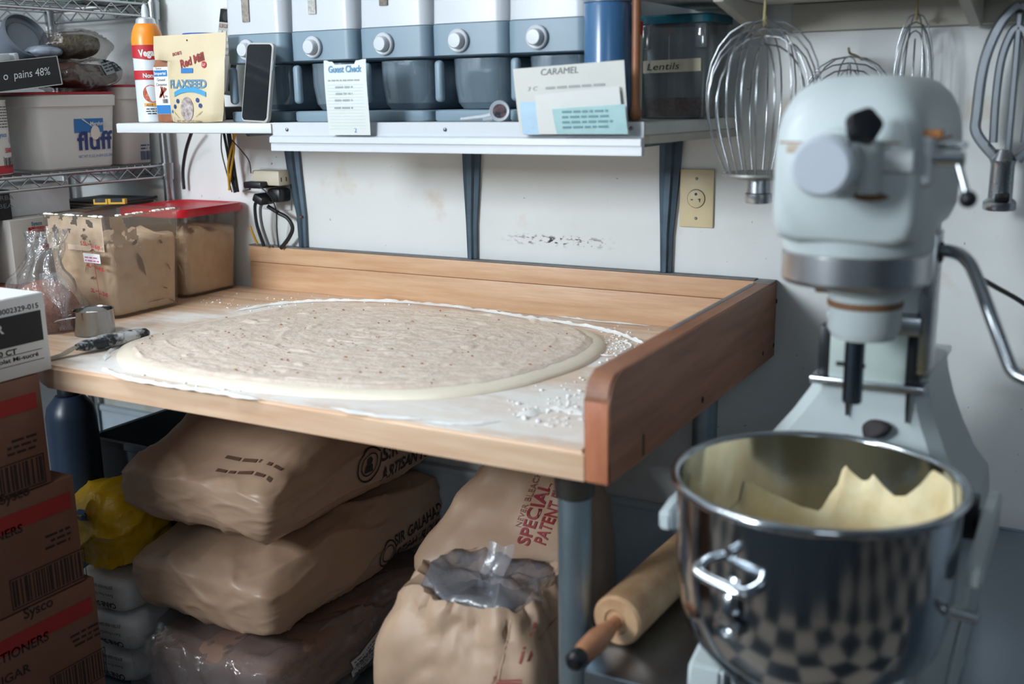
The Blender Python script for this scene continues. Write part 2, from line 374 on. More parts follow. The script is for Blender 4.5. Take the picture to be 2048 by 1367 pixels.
# ================================================================== the table
TZ, TB, TF = .913, .870, -.80
def tabletop_material():
    m = bpy.data.materials.new('floured_maple'); m.use_nodes = True; nt = m.node_tree; b = nt.nodes['Principled BSDF']; N = nt.nodes.new; L = nt.links.new
    tc = N('ShaderNodeTexCoord'); sep = N('ShaderNodeSeparateXYZ'); L(tc.outputs['Object'], sep.inputs[0])
    mp = N('ShaderNodeMapping'); mp.inputs['Scale'].default_value = (1.0, 13, 13); L(tc.outputs['Object'], mp.inputs[0])
    n = N('ShaderNodeTexNoise'); n.inputs['Scale'].default_value = 4; n.inputs['Detail'].default_value = 6; L(mp.outputs[0], n.inputs['Vector'])
    r = N('ShaderNodeValToRGB'); L(n.outputs['Fac'], r.inputs[0]); r.color_ramp.elements[0].position = .3; r.color_ramp.elements[1].position = .72
    r.color_ramp.elements[0].color = lin((204, 164, 132)); r.color_ramp.elements[1].color = lin((228, 200, 172))
    def math_(op, *a):
        q = N('ShaderNodeMath'); q.operation = op
        for i, x in enumerate(a):
            if isinstance(x, (int, float)): q.inputs[i].default_value = x
            else: L(x, q.inputs[i])
        return q.outputs[0]
    def sm(x, a, c):
        q = N('ShaderNodeMapRange'); q.interpolation_type = 'SMOOTHSTEP'; q.inputs[1].default_value = a; q.inputs[2].default_value = c; L(x, q.inputs[0]); return q.outputs[0]
    X, Y, Z = sep.outputs
    ex = math_('DIVIDE', math_('ADD', X, .56), .60); ey = math_('DIVIDE', math_('ADD', Y, .46), .40)
    e = math_('SQRT', math_('ADD', math_('MULTIPLY', ex, ex), math_('MULTIPLY', ey, ey)))
    def nz(scale, det, st=(1, 1, 1)):
        q = N('ShaderNodeMapping'); q.inputs['Scale'].default_value = st; L(tc.outputs['Object'], q.inputs[0])
        k = N('ShaderNodeTexNoise'); k.inputs['Scale'].default_value = scale; k.inputs['Detail'].default_value = det; k.inputs['Roughness'].default_value = .65; L(q.outputs[0], k.inputs['Vector']); return k.outputs['Fac']
    ring = sm(e, 1.30, 1.0)
    front = math_('MULTIPLY', sm(Y, -.58, -.70), sm(X, -1.02, -.85))
    front = math_('MULTIPLY', front, sm(Y, -.795, -.755))
    back = math_('MULTIPLY', sm(Y, -.16, -.09), sm(X, -1.25, -.95))
    right = sm(X, -.22, -.1)
    tot = math_('MAXIMUM', math_('MAXIMUM', ring, math_('MULTIPLY', front, 1.0)), math_('MULTIPLY', math_('MAXIMUM', back, right), .6))
    grain = math_('ADD', math_('MULTIPLY', nz(11, 8), 1.25), math_('MULTIPLY', nz(160, 3), .35))
    fl = sm(math_('SUBTRACT', math_('ADD', tot, grain), .98), .05, .85)
    fl = math_('MULTIPLY', fl, sm(tot, 0.02, .25))
    streak = math_('MAXIMUM', sm(nz(5, 7, (1, 2.2, 1)), .40, .58), math_('MULTIPLY', front, .75))
    fl = math_('MULTIPLY', fl, math_('ADD', .28, math_('MULTIPLY', streak, .62)))
    fl = math_('MULTIPLY', fl, sm(Z, .9105, .9125))
    sc = N('ShaderNodeMix'); sc.data_type = 'RGBA'; L(fl, sc.inputs[0]); L(r.outputs[0], sc.inputs[6]); sc.inputs[7].default_value = lin((240, 239, 236))
    L(sc.outputs[2], b.inputs['Base Color']); L(math_('ADD', math_('MULTIPLY', fl, .35), .42), b.inputs['Roughness'])
    bp = N('ShaderNodeBump'); bp.inputs['Strength'].default_value = .25; bp.inputs['Distance'].default_value = .004; L(math_('MULTIPLY', fl, nz(60, 6)), bp.inputs['Height']); L(bp.outputs[0], b.inputs['Normal'])
    return m
def table():
    t = thing('baker_table', 'floured maple bench table with raised back and right edges on pipe legs', 'table', (0, 0, 0))
    bm = NB(); poly = [(.010, TF+.003), (-1.072, TF+.003), (-1.10, -.785), (-1.34, -.665), (-1.50, -.665), (-1.50, -.004), (.010, -.004)]
    prism(bm, poly, lambda x, y: V((x, y, TB)), lambda x, y: V((x, y, TZ)))
    ed = [e for e in bm.edges if abs(e.verts[0].co.z-TZ) < 1e-5 and abs(e.verts[1].co.z-TZ) < 1e-5 and min(e.verts[0].co.y, e.verts[1].co.y) < -.6]
    bmesh.ops.bevel(bm, geom=ed, offset=.006, segments=3, affect='EDGES')
    O('tabletop', bm, tabletop_material(), t)
    for z0, z1 in ((TZ, .9795), (.9805, 1.020)):
        bm = NB(); box(bm, (-1.284, -.0215, z0), (.0095, -.002, z1), .0015); O('back_plank', bm, MW_back, t)
    bm = NB(); box(bm, (-1.284, -.0225, 1.0205), (.0095, -.001, 1.0235), .001); O('edge_strip', bm, mat('worn_grey_edge', (112, 112, 114), .5, var=.2, vscale=25), t, label='worn grey strip along the top of the back board')
    # right rail: a board with a rounded front corner
    R = .035; pts = [(-.002, TB), (TF, TB), (TF, 1.021-R)] + [(TF+R-R*math.cos(a), 1.021-R+R*math.sin(a)) for a in [PI/2*k/6 for k in range(1, 7)]] + [(-.002, 1.021)]
    bm = NB(); prism(bm, pts, lambda y, z: V((.0115, y, z)), lambda y, z: V((.0485, y, z)), .003); rl = O('side_rail', bm, MW_rail, t)
    bm = NB(); box(bm, (.0135, TF-.0012, TB+.003), (.0465, TF+.0005, 1.019-R), .0004)
    O('end_grain', bm, MW_end, rl, label='reddish front end of the side rail')
    bm = NB(); box(bm, (.013, -.045, 1.0205), (.047, -.002, 1.0225), .0006); box(bm, (.012, -.50, 1.0205), (.022, -.06, 1.0216), .0004); O('worn_edge', bm, MATS['worn_grey_edge'], rl)
    for q in ((1553, 602), (1547, 690), (1526, 706), (1405, 797), (1405, 800)):
        p = PX(*q, 'x', .0485); bm = NB(); cyl(bm, p-V((.002, 0, 0)), p+V((.0008, 0, 0)), .0045, 10); O('screw_plug', bm, mat('dark_plug', (48, 34, 28), .6), rl)
    bm = NB(); p = PX(1287, 900, 'x', .0485); q = PX(1293, 868, 'x', .0485); box(bm, (.0475, p.y-.004, p.z-.008), (.0488, p.y+.003, q.z+.004), .0004); O('burn_mark', bm, mat('scorched_wood', (44, 32, 28), .8), rl)
    for k, (x, y) in enumerate(((-.041, -.72), (-.062, -.085), (-1.468, -.632), (-1.44, -.085))):
        bm = NB(); cyl(bm, (x, y, .012), (x, y, TB-.001), .0245, 24); lg = O('leg', bm, M_galv, t)
        bm = NB(); lathe(bm, [(.0255, -.055), (.029, -.052), (.030, -.012), (.034, -.008), (.034, 0), (.0255, 0)], (x, y, TB-.0008), 24); O('collar', bm, mat('dark_socket', (92, 88, 84), .4, metal=.8), lg)
        bm = NB(); cyl(bm, (x, y, 0), (x, y, .012), .032, 20, .003); O('foot', bm, M_dark, lg)
    bm = NB(); box(bm, (-1.47, -.76, .118), (-.012, -.045, .148), .004); O('lower_shelf', bm, M_galv, t)
    return t
table()

# ================================================================== wall shelf
SZ = 1.331
M_shelfend = mat('shelf_worn_paint', (200, 198, 192), .6, var=.10, vscale=14)
def wallshelf():
    t = thing('wall_shelf', 'long white shelf on blue steel brackets above the table', 'shelf', (-.7, -.003, 1.02))
    bm = NB(); poly = [(-1.337, -.352), (-.088, -.352), (-.036, -.003), (-1.337, -.003)]
    prism(bm, poly, lambda x, y: V((x, y, SZ-.021)), lambda x, y: V((x, y, SZ)), .0015); O('board', bm, M_shelfend, t)
    bm = NB(); prism(bm, [(-.86, -.334), (-.088, -.334), (-.038, -.003), (-.86, -.003)], lambda x, y: V((x, y, SZ-.036)), lambda x, y: V((x, y, SZ-.0215)), .001); O('lower_board', bm, mat('underside_board', (188, 182, 170), .65, var=.1, vscale=12), t)
    bm = NB(); box(bm, (-1.334, -.3555, SZ-.020), (-.89, -.3525, SZ-.001), .0008); O('edge_band', bm, M_white, t)
    # aluminium order rail: flat upper strip, groove, lip
    prof = [(-.3526, 1.332), (-.3576, 1.332), (-.3576, 1.3075), (-.3606, 1.3070), (-.3690, 1.3045), (-.3700, 1.2935), (-.3650, 1.2920), (-.3660, 1.2770), (-.3526, 1.2770)]
    bm = NB(); prism(bm, prof, lambda y, z: V((-.884, y, z)), lambda y, z: V((-.088, y, z)), .0006); tr = O('order_rail', bm, mat('white_aluminium', (196, 200, 205), .33), t, ang=25)
    for px, py in ((574, 259), (890, 259), (1392-130, 257)):
        p = PX(px, py, 'y', -.358); bm = NB(); lathe(bm, [(0, .0022), (.002, .002), (.0036, .0008), (.0036, 0), (0, 0)], seg=14, T=Matrix.Translation(p) @ Matrix.Rotation(PI/2, 4, 'X')); O('screw', bm, M_screw, tr)
    for cx, cb in ((-1.142, -1.120), (-.632, -.636), (-.172, -.178)):
        bm = NB()
        zt = SZ-.037 if cx > -.9 else SZ-.0215
        wt, wb = .0235, .0115
        # vertical arm: tapered channel with raised middle
        sec = lambda x, z, h: [(x-h, -.0025, z), (x-h, -.010, z), (x-h*.45, -.012, z), (x-h*.3, -.019, z), (x+h*.3, -.019, z), (x+h*.45, -.012, z), (x+h, -.010, z), (x+h, -.0025, z)]
        loft(bm, [sec(cb, 1.0245, wb), sec(cb, 1.10, wb*1.15), sec(cx*.6+cb*.4, 1.20, wt*.85), sec(cx, zt, wt)])
        br = O('bracket', bm, mat('blue_steel_bracket', (74, 92, 106), .38, metal=.35, var=.25, vscale=14), t, ang=30)
        bm = NB(); sec2 = lambda y, h: [(cx-h, y, zt), (cx-h, y, zt-.008), (cx-h*.3, y, zt-.014), (cx+h*.3, y, zt-.014), (cx+h, y, zt-.008), (cx+h, y, zt)]
        loft(bm, [sec2(-.15, .008), sec2(-.0196, wt*.9)]); O('bracket_arm', bm, MATS['blue_steel_bracket'], br)
    p = PX(604, 433, 'y', -.013); bm = NB(); cyl(bm, p, p+V((.0, -.006, 0)), .003, 8); O('bolt', bm, mat('rusty_bolt', (120, 70, 50), .7), t)
    # loose cleat at the wall under the left end
    bm = NB(); box(bm, (-1.30, -.02, 1.262), (-1.17, -.003, SZ-.022), .002); O('cleat', bm, M_white, t)
    return t
wallshelf()
def uppershelf():
    t = thing('upper_shelf', 'off-white upper shelf above the hanging whisks', 'shelf', (.7, -.02, 1.531))
    bm = NB(); box(bm, (-.135, -.30, 1.531), (1.6, -.002, 1.551), .002); O('board', bm, M_shelfend, t)
    for x in (-.005, .362):
        bm = NB(); prism(bm, [(-.0195, 1.5305), (-.0195, 1.478), (-.040, 1.478), (-.27, 1.522), (-.27, 1.5305)], lambda y, z: V((x, y, z)), lambda y, z: V((x+.018, y, z)), .001)
        O('gusset', bm, MATS['ledger_paint'], t)
    return t
uppershelf()
# ================================================================== dough on the table
def catmull_outline(px, z, n):
    return spline([PX(x, y, 'z', z) for x, y in px], n, closed=True)
DO_PX = [(233, 706), (244, 732), (300, 752), (400, 770), (520, 785), (640, 795), (760, 800), (880, 798), (1000, 783), (1100, 758), (1180, 727), (1212, 695), (1196, 672), (1140, 656), (1060, 645), (960, 634), (860, 625), (760, 619), (660, 613), (560, 621), (470, 637), (380, 655), (305, 673), (255, 688)]
def dough():
    out = catmull_outline(DO_PX, TZ, 8); c = sum(out, V())/len(out); c.z = TZ; n = len(out)
    def height(p, k):
        h = .013*(1-max(0, (k-.86)/.14)**2.6)**.5 if k > .86 else .013
        h += .0012*noise.noise(p*9)*(1-k)
        return max(.0006, h)
    t = thing('rolled_dough', 'large sheet of rolled dough spread with cinnamon filling on the floured table', 'dough', c)
    bm = NB(); ks = [0, .2, .4, .6, .75, .84, .88, .91, .94, .96, .975, .987, .995, 1.0]; rows = []
    for k in ks:
        if k == 0: v = bm.verts.new(c+V((0, 0, .013))); rows.append([v]*n); continue
        row = []
        for p in out:
            q = c+(p-c)*k; wob = 1+.004*noise.noise(p*14); q = c+(q-c)*wob; q.z = TZ+height(q, k); row.append(bm.verts.new(q))
        rows.append(row)
    low = [bm.verts.new(V((r.co.x, r.co.y, TZ+.0002))) for r in rows[-1]]; rows.append(low)
    for a, b in zip(rows, rows[1:]):
        for i in range(n):
            j = (i+1) % n; f = [a[i], a[j], b[j], b[i]] if a[0] is not a[1] else [a[0], b[j], b[i]]
            bm.faces.new(f)
    O('dough_sheet', bm, mat('raw_dough', (240, 230, 210), .6, var=.04, vscale=12, bump=.08, bscale=70), t)
    # filling: fine polar grid with knife ridges
    bm = NB(); NR = 190; NA = 640; big = spline(out, 1, True); rows = []
    def outl(a):
        f = (a % 1.0)*n; i = int(f); return out[i % n].lerp(out[(i+1) % n], f-i)
    ctr = V((c.x+.05, c.y+.06, 0))
    for r in range(NR+1):
        k = r/NR; row = []
        for a in range(NA):
            p = outl(a/NA); edge = .935+.02*noise.noise(p*6)+.012*noise.noise(p*35)
            q = c+(p-c)*(k*edge); q3 = V((q.x, q.y, 0))
            d = q3-ctr; rr = math.hypot(d.x*.95, d.y*1.35); wv = noise.noise(q3*7)*.05
            an = math.atan2(d.y*1.35, d.x*.95)
            st = noise.noise(V((rr*36+3*wv, an*2.2, 1.5))); st2 = noise.noise(V((rr*130, an*4.5, 7.5)))   # long knife strokes around the centre
            h = .0024+.0015*st+.0004*st2+.0013*noise.noise(q3*26)+.0007*noise.noise(q3*75)+.0003*noise.noise(q3*150)
            lip = max(0, 1-abs(noise.noise(V((rr*13+2*wv, an*1.3, 4.0)))*9))*max(0, noise.noise(q3*8+V((3, 1, 0)))+.15)
            rough = lip*.0035+max(0, noise.noise(q3*26+V((1, 7, 0)))-.38)*.012
            h += rough
            fall = min(1, (1-k)/.03)
            q.z = TZ+height(q, k*edge)+.0003+max(.0, h)*fall
            row.append(q)
        rows.append(row)
    verts = [[bm.verts.new(p) for p in row] if r else [bm.verts.new(rows[0][0])]*NA for r, row in enumerate(rows)]
    for a, b in zip(verts, verts[1:]):
        for i in range(NA):
            j = (i+1) % NA; bm.faces.new([a[i], a[j], b[j], b[i]] if a[0] is not a[1] else [a[0], b[j], b[i]])
    O('cinnamon_filling', bm, mat('cinnamon_filling', (234, 219, 205), .5, rgb2=(220, 200, 184), vscale=45, bump=.22, bscale=150), t, ang=180)
    # cinnamon crumbs that stand out of the filling
    R = random.Random(5); bm = NB()
    for i in range(120):
        k = math.sqrt(R.random())*.9; p = outl(R.random()); q = c+(p-c)*k; s = R.uniform(.0009, .0026)
        bmesh.ops.create_icosphere(bm, subdivisions=1, radius=s, matrix=Matrix.Translation((q.x, q.y, TZ+.0165)) @ Matrix.Diagonal((R.uniform(.8, 1.9), 1, .7, 1)))
    O('cinnamon_crumbs', bm, mat('cinnamon_crumb', (164, 118, 90), .7), t, kind='stuff')
dough()

# ---- flour left in ridges and heaps around the dough
def flour():
    bm = NB(); R = random.Random(3); M_fl = mat('flour', (238, 237, 234), .9, bump=.2, bscale=300)
    def ridge(pxs, w0, h, seg=10, jit=.25):
        pts = spline([PX(x, y, 'z', TZ) for x, y in pxs], 14); n = len(pts); prev = None
        for i, p in enumerate(pts):
            d = (pts[min(i+1, n-1)]-pts[max(i-1, 0)]).normalized(); s = V((-d.y, d.x, 0)); e = min(1, i/6, (n-1-i)/6)
            w_ = w0*(.6+.5*noise.noise(p*40)+.4*R.random()*jit)*max(.15, e); hh = h*(.75+.6*noise.noise(p*70))*max(.08, e)
            row = [bm.verts.new(p+s*w_*t+V((0, 0, .0004+max(0, hh)*(1-abs(t))**1.2+.0006*R.random()))) for t in (-1, -.6, -.25, 0, .25, .6, 1)]
            if prev:
                for a in range(6): bm.faces.new((prev[a], row[a], row[a+1], prev[a+1]))
            prev = row
    ridge([(470, 622), (560, 608), (660, 602), (760, 603), (850, 608), (940, 618), (1040, 633), (1120, 645), (1190, 656), (1250, 672), (1296, 692)], .011, .006)
    ridge([(1160, 700), (1215, 712), (1255, 700), (1262, 690), (1240, 680)], .006, .003)
    ridge([(205, 735), (240, 752), (330, 770), (420, 782), (520, 800)], .013, .005)
    ridge([(660, 815), (760, 832), (850, 838)], .012, .003)
    ridge([(850, 843), (930, 848), (1000, 842)], .010, .003)
    ridge([(1030, 835), (1090, 820), (1150, 822), (1165, 832)], .018, .005)
    ridge([(650, 584), (690, 580), (720, 588), (800, 600), (880, 606)], .006, .004)
    ridge([(210, 722), (222, 700), (262, 684)], .007, .004)
    ridge([(960, 622), (1020, 622), (1090, 628), (1170, 640), (1300, 652)], .007, .003)
    for i in range(900):     # small lumps and specks
        zone = R.random()
        if zone < .3: x, y = R.gauss(1150, 60), R.gauss(815, 22)
        elif zone < .55: x, y = R.gauss(1235, 26), R.gauss(690, 16)
        elif zone < .75: x, y = R.uniform(400, 1050), R.gauss(604, 7)
        elif zone < .9: x, y = R.uniform(210, 520), R.gauss(770, 12)
        else: x, y = R.gauss(680, 40), R.gauss(582, 4)
        p = PX(x, y, 'z', TZ)
        if p.y > -.026 or p.y < -.792 or p.x > .005: continue
        s = abs(R.gauss(0, .0011))+.0005
        bmesh.ops.create_icosphere(bm, subdivisions=1, radius=s, matrix=Matrix.Translation((p.x, p.y, TZ+s*.5)) @ Matrix.Diagonal((1.4, 1.2, .7, 1)))
    O('loose_flour', bm, M_fl, ang=60, label='loose white flour in ridges and specks around the rolled dough', cat='flour', kind='stuff')
flour()

# ================================================================== square storage tubs
M_batter = mat('tan_batter', (216, 192, 166), .6, rgb2=(200, 172, 144), vscale=14, bump=.35, bscale=18)
M_tub = clear('clear_tub_plastic', (250, 248, 245), gloss=.07, rough=.12, haze=.05, hazergb=(190, 180, 170))
M_smear = mat('dried_batter_smear', (222, 206, 186), .7, rgb2=(196, 172, 150), vscale=20)
def tub(name, label, cx, cy, hx, hy, H, lid=None, fill=.72, seed=1):
    t = thing(name, label, 'food tub', (cx, cy, TZ))
    zs = H*.70
    bm = NB(); T0 = .004
    o = [(0, hx*.86, hy*.86, .022), (.004, hx*.9, hy*.9, .024), (zs, hx*.97, hy*.97, .026), (zs+.006, hx, hy, .026), (H-.006, hx, hy, .026), (H-.004, hx+.006, hy+.006, .028), (H, hx+.006, hy+.006, .028)]
    i = [(H, hx-.003, hy-.003, .024), (zs+.006, hx-.004, hy-.004, .024), (zs, hx*.97-.004, hy*.97-.004, .022), (.006, hx*.88-.003, hy*.88-.003, .02)]
    sqtub(bm, (cx, cy, TZ), o+i); O('tub_body', bm, M_tub, t, ang=30)
    # contents: batter block with a rough edge against the plastic
    bm = NB(); rings = []; nz_ = 26; R = random.Random(seed); off = V((seed*3.1, seed*1.7, 0)); top = H*fill
    base = rsq(1, 1, .2, 9); per = []
    for a, b in zip(base, base[1:]+base[:1]):
        L = math.hypot(b[0]-a[0], b[1]-a[1]); m = max(1, int(L/.07))
        for k in range(m): per.append((a[0]+(b[0]-a[0])*k/m, a[1]+(b[1]-a[1])*k/m))
    for j in range(nz_+1):
        fz = j/nz_; ring = []
        for x, y in per:
            lt = top*(1+.05*noise.noise(V((x*3, y*3, 0))*1.0+off)+.035*noise.noise(V((x*9, y*9, 0))+off))
            z = .008+(lt-.008)*fz; zz = min(z, H)
            s = (.885+(.085)*min(1, zz/zs)) if zz < zs else .985
            gap = max(0, noise.noise(V((x*4.5, y*4.5, z*48))+off)-.30)*.12 + max(0, noise.noise(V((x*9, y*9, z*30))+off*2)-.25)*.08
            if fz > .93: gap += (fz-.93)*.5
            k = 1-gap
            ring.append((cx+x*(hx*s-.005)*k, cy+y*(hy*s-.005)*k, TZ+z))
        rings.append(ring)
    cen = []
    for sc, dz in ((.75, .004), (.5, .008), (.25, .004)):
        cen.append([(cx+(p[0]-cx)*sc, cy+(p[1]-cy)*sc, p[2]+dz+.012*noise.noise(V((p[0]*30, p[1]*30, sc*4))+off)) for p in rings[-1]])
    loft(bm, rings+cen); O('batter', bm, M_batter, t, ang=180)
    if lid:
        bm = NB(); zl = TZ+H
        sqtub(bm, (cx, cy, zl), [(-.016, hx+.0075, hy+.0075, .03), (-.016, hx+.011, hy+.011, .03), (-.002, hx+.012, hy+.012, .03), (.003, hx+.010, hy+.010, .03), (.004, hx-.008, hy-.008, .026), (.001, hx-.012, hy-.012, .024)], cap0=False)
        O('lid', bm, mat('red_lid_plastic', (186, 18, 34), .35), t)
    return t
t1 = tub('food_tub', 'open clear square tub smeared with tan batter beside the metal cup', -1.372, -.362, .108, .108, .226, fill=.74, seed=2)
def tub1_details():
    cx, cy, hx, hy, H = -1.372, -.362, .108, .108, .226
    # smears above the batter line, on the inside of the two near walls
    bm = NB(); y = cy-hy+.0052
    def blob(plane, a0, a1, b0, b1, sd, thr):
        n = 44; m = 30; g = {}
        for j in range(m+1):
            for i in range(n+1):
                a = a0+(a1-a0)*i/n; b = b0+(b1-b0)*j/m; g[i, j] = (a, b, noise.noise(V((a*45, b*38, sd)))+.5*noise.noise(V((a*110, b*90, sd)))+thr(i/n, j/m))
        vm = {}
        def vert(i, j):
            if (i, j) not in vm: vm[i, j] = bm.verts.new(plane(g[i, j][0], g[i, j][1]))
            return vm[i, j]
        for j in range(m):
            for i in range(n):
                if sum(g[q][2] for q in ((i, j), (i+1, j), (i, j+1), (i+1, j+1))) > 0: bm.faces.new((vert(i, j), vert(i+1, j), vert(i+1, j+1), vert(i, j+1)))
    blob(lambda a, b: V((a, y, b)), cx-hx+.016, cx+hx-.018, TZ+.150, TZ+H-.003, 1.0, lambda u, v: .30 if u > .45 else .12)
    x = cx+hx-.0052
    blob(lambda a, b: V((x, a, b)), cy-hy+.016, cy+hy-.02, TZ+.150, TZ+H-.002, 2.0, lambda u, v: .35-u*1.6+(.5 if v > .95 else 0)-(.3 if v < .1 else 0))
    O('batter_smear', bm, M_smear, t1)
    # slits where the batter has pulled away from the plastic
    bm = NB()
    def slit(face, px0, py0, px1, py1, w_):
        if face == 'y': A, B = PX(px0, py0, 'y', cy-hy+.004), PX(px1, py1, 'y', cy-hy+.004); nn = V((0, -.0030, 0))
        else: A, B = PX(px0, py0, 'x', cx+hx-.004), PX(px1, py1, 'x', cx+hx-.004); nn = V((.0030, 0, 0))
        k = (A.z-TZ)/H; sh = max(0, .70-k)*.10
        d = (B-A); s_ = d.normalized().cross(nn.normalized())*w_
        q = [A, A+d*.3+s_*.8, A+d*.6+s_, B, A+d*.65-s_*.6, A+d*.3-s_*.9]
        inset = lambda p: p+(V((0, hy*(.12*max(0, .70-(p.z-TZ)/H)), 0)) if face == 'y' else V((-hx*(.12*max(0, .70-(p.z-TZ)/H)), 0, 0)))
        bm.faces.new([bm.verts.new(inset(p)) for p in q])
    for a in (('y', 219, 487, 233, 541, .0022), ('y', 163, 495, 173, 530, .0012), ('y', 172, 525, 168, 548, .0012), ('y', 178, 558, 186, 553, .003),
              ('x', 335, 525, 345, 541, .0022), ('x', 357, 524, 377, 562, .0026), ('x', 276, 505, 296, 553, .006), ('x', 330, 574, 340, 576, .002), ('x', 318, 480, 326, 486, .004), ('x', 300, 605, 340, 595, .0012), ('x', 340, 595, 372, 612, .0012), ('x', 265, 490, 275, 478, .005)): slit(*a)
    O('air_slits', bm, mat('batter_gap_brown', (120, 96, 78), .6), t1, kind='stuff')
    bm = NB(); R = random.Random(4)
    for i in range(70):
        s = R.random(); e = cx-hx+s*2*hx if R.random() < .6 else None
        p = V((cx-hx+.02+s*(2*hx-.03), cy-hy-.001, TZ+H)) if e else V((cx+hx+.001, cy-hy+.03+s*(2*hy-.05), TZ+H))
        bmesh.ops.create_icosphere(bm, subdivisions=1, radius=R.uniform(.0015, .005), matrix=Matrix.Translation(p+V((0, 0, .001))) @ Matrix.Diagonal((1.5, 1.2, .7, 1)))
    O('rim_crumbs', bm, mat('rim_flour', (236, 230, 222), .9), t1, kind='stuff')
    # printed scale and tape on the near left wall
    yy = cy-hy-.0006; pl = Plane((cx, yy, TZ), (1, 0, -.02), (0, -.06, 1), eps=.0)
    def P(px, py):
        p = PX(px, py, 'y', yy+.004); return p.x-cx, p.z-TZ
    bm = NB()
    a, b = P(190, 482); a2, b2 = P(205, 598)
    sl = (a2-a)/(b2-b)
    def at(bz): return a+(bz-b)*sl
    polyp(bm, pl, [(at(b)-.0007, b), (at(b)+.0007, b), (at(b2)+.0007, b2), (at(b2)-.0007, b2)])
    for py, l, r_ in ((485, '5.5L', '6qt'), (528, '4L', '4qt'), (578, '2L', '2qt')):
        bz = P(190, py)[1]; ax = at(bz)
        patch(bm, pl, ax-.010, bz-.0007, ax, bz+.0007); patch(bm, pl, ax, bz-.006, ax+.009, bz-.0046)
        textmesh(bm, pl, l, ax-.012, bz-.004, .0125, align='RIGHT', bold=.02); textmesh(bm, pl, r_, ax+.011, bz-.009, .0125, align='LEFT', bold=.02)
    O('volume_scale', bm, M_red, t1)
    bm = NB(); a0, b0 = P(176, 521); a1, b1 = P(207, 505); patch(bm, pl, a0, b0, a1, b1, dz=.0004); tp = O('tape_label', bm, M_paper, t1)
    bm = NB(); smallprint(bm, pl, a0+.004, b0+.010, a1-.004, 2, .007, 3, dz=.0008); O('handwriting', bm, mat('pink_pen', (196, 90, 150), .7), tp)
tub1_details()
t2 = tub('food_tub', 'clear square tub of tan batter with a red lid against the wall', -1.405, -.118, .098, .100, .212, lid=True, fill=.74, seed=5)

# ---- steel measuring cup with a wire handle
def cup():
    c = PX(190, 668, 'z', TZ); c = V((-1.207, -.572, TZ)); r = .040; h = .052
    t = thing('measuring_cup', 'small steel cup of flour with a thin wire handle', 'cup', c)
    bm = NB(); lathe(bm, [(0, .0006), (r-.002, .0006), (r, .003), (r+.001, h-.001), (r+.0018, h), (r+.0005, h), (r-.0012, h-.002), (r-.002, .003), (0, .0025)], c, 40); O('cup_body', bm, mat('cup_steel', (150, 150, 148), .12, metal=1.0), t)
    bm = NB(); prof = [(0, h*.80), (r*.3, h*.86), (r*.6, h*.72), (r*.9, h*.66), (r-.0035, h*.5), (r-.004, .004), (0, .004)]
    vv = lathe(bm, prof, c, 26)
    for v in vv:
        if v.co.z > c.z+h*.55: v.co.z += .006*noise.noise(v.co*70)
    O('flour_fill', bm, MATS['flour'], t, ang=180)
    bm = NB(); a = PX(240, 602, 'z', TZ+h); d = PX(122, 650, 'z', TZ+.034)
    u = V((-.85, -.45, 0)).normalized(); s = V((-u.y, u.x, 0)); z = c.z
    p0 = c+s*(r*.86)+u*(r*.52)+V((0, 0, h*.80)); p1 = c-s*(r*.86)+u*(r*.52)+V((0, 0, h*.80))
    pts = spline([p0, c+s*.026+u*.062+V((0, 0, .034)), c+s*.012+u*.079+V((0, 0, .026)), c-s*.012+u*.079+V((0, 0, .026)), c-s*.026+u*.062+V((0, 0, .034)), p1], 7); tube(bm, pts, .0013, 6); O('wire_handle', bm, M_chrome, t)
cup()

# ---- palette knife / spatula
def spatula():
    a = PX(106, 713, 'z', TZ+.006); b = PX(292, 668, 'z', TZ+.014); d = (b-a); L = d.length; d.normalize(); s = V((-d.y, d.x, 0)).normalized()
    t = thing('offset_spatula', 'palette knife with a flour-caked black handle lying by the dough', 'spatula', (a.x, a.y, TZ))
    bm = NB(); g = []
    for k, w_, z in ((-.10, .008, .003), (0, .009, .004), (.10, .010, .006), (.16, .011, .010), (.24, .008, .016), (.30, .004, .018)):
        p = a+d*(k*L); g.append([(p.x+s.x*q*w_, p.y+s.y*q*w_, TZ+z+e) for q, e in ((-1, 0), (1, 0), (1, .0012), (-1, .0012))])
    loft(bm, g); O('blade', bm, mat('dusty_blade', (176, 166, 146), .45, metal=.6, var=.2), t)
    bm = NB(); g = []
    for k, w_, h in ((.24, .006, .006), (.30, .012, .010), (.42, .016, .013), (.58, .017, .014), (.75, .015, .013), (.9, .013, .012), (1.0, .011, .010), (1.03, .006, .005)):
        p = a+d*(k*L); zc = TZ+.0145+.002*k
        g.append([(p.x+s.x*math.cos(q)*w_, p.y+s.y*math.cos(q)*w_, zc+math.sin(q)*h) for q in [2*PI*i/14 for i in range(14)]])
    loft(bm, g); hd = O('handle', bm, mat('floury_black_handle', (30, 36, 44), .5, rgb2=(206, 208, 208), vscale=38, thr=(.43, .56), bump=.4, bscale=60), t)
spatula()

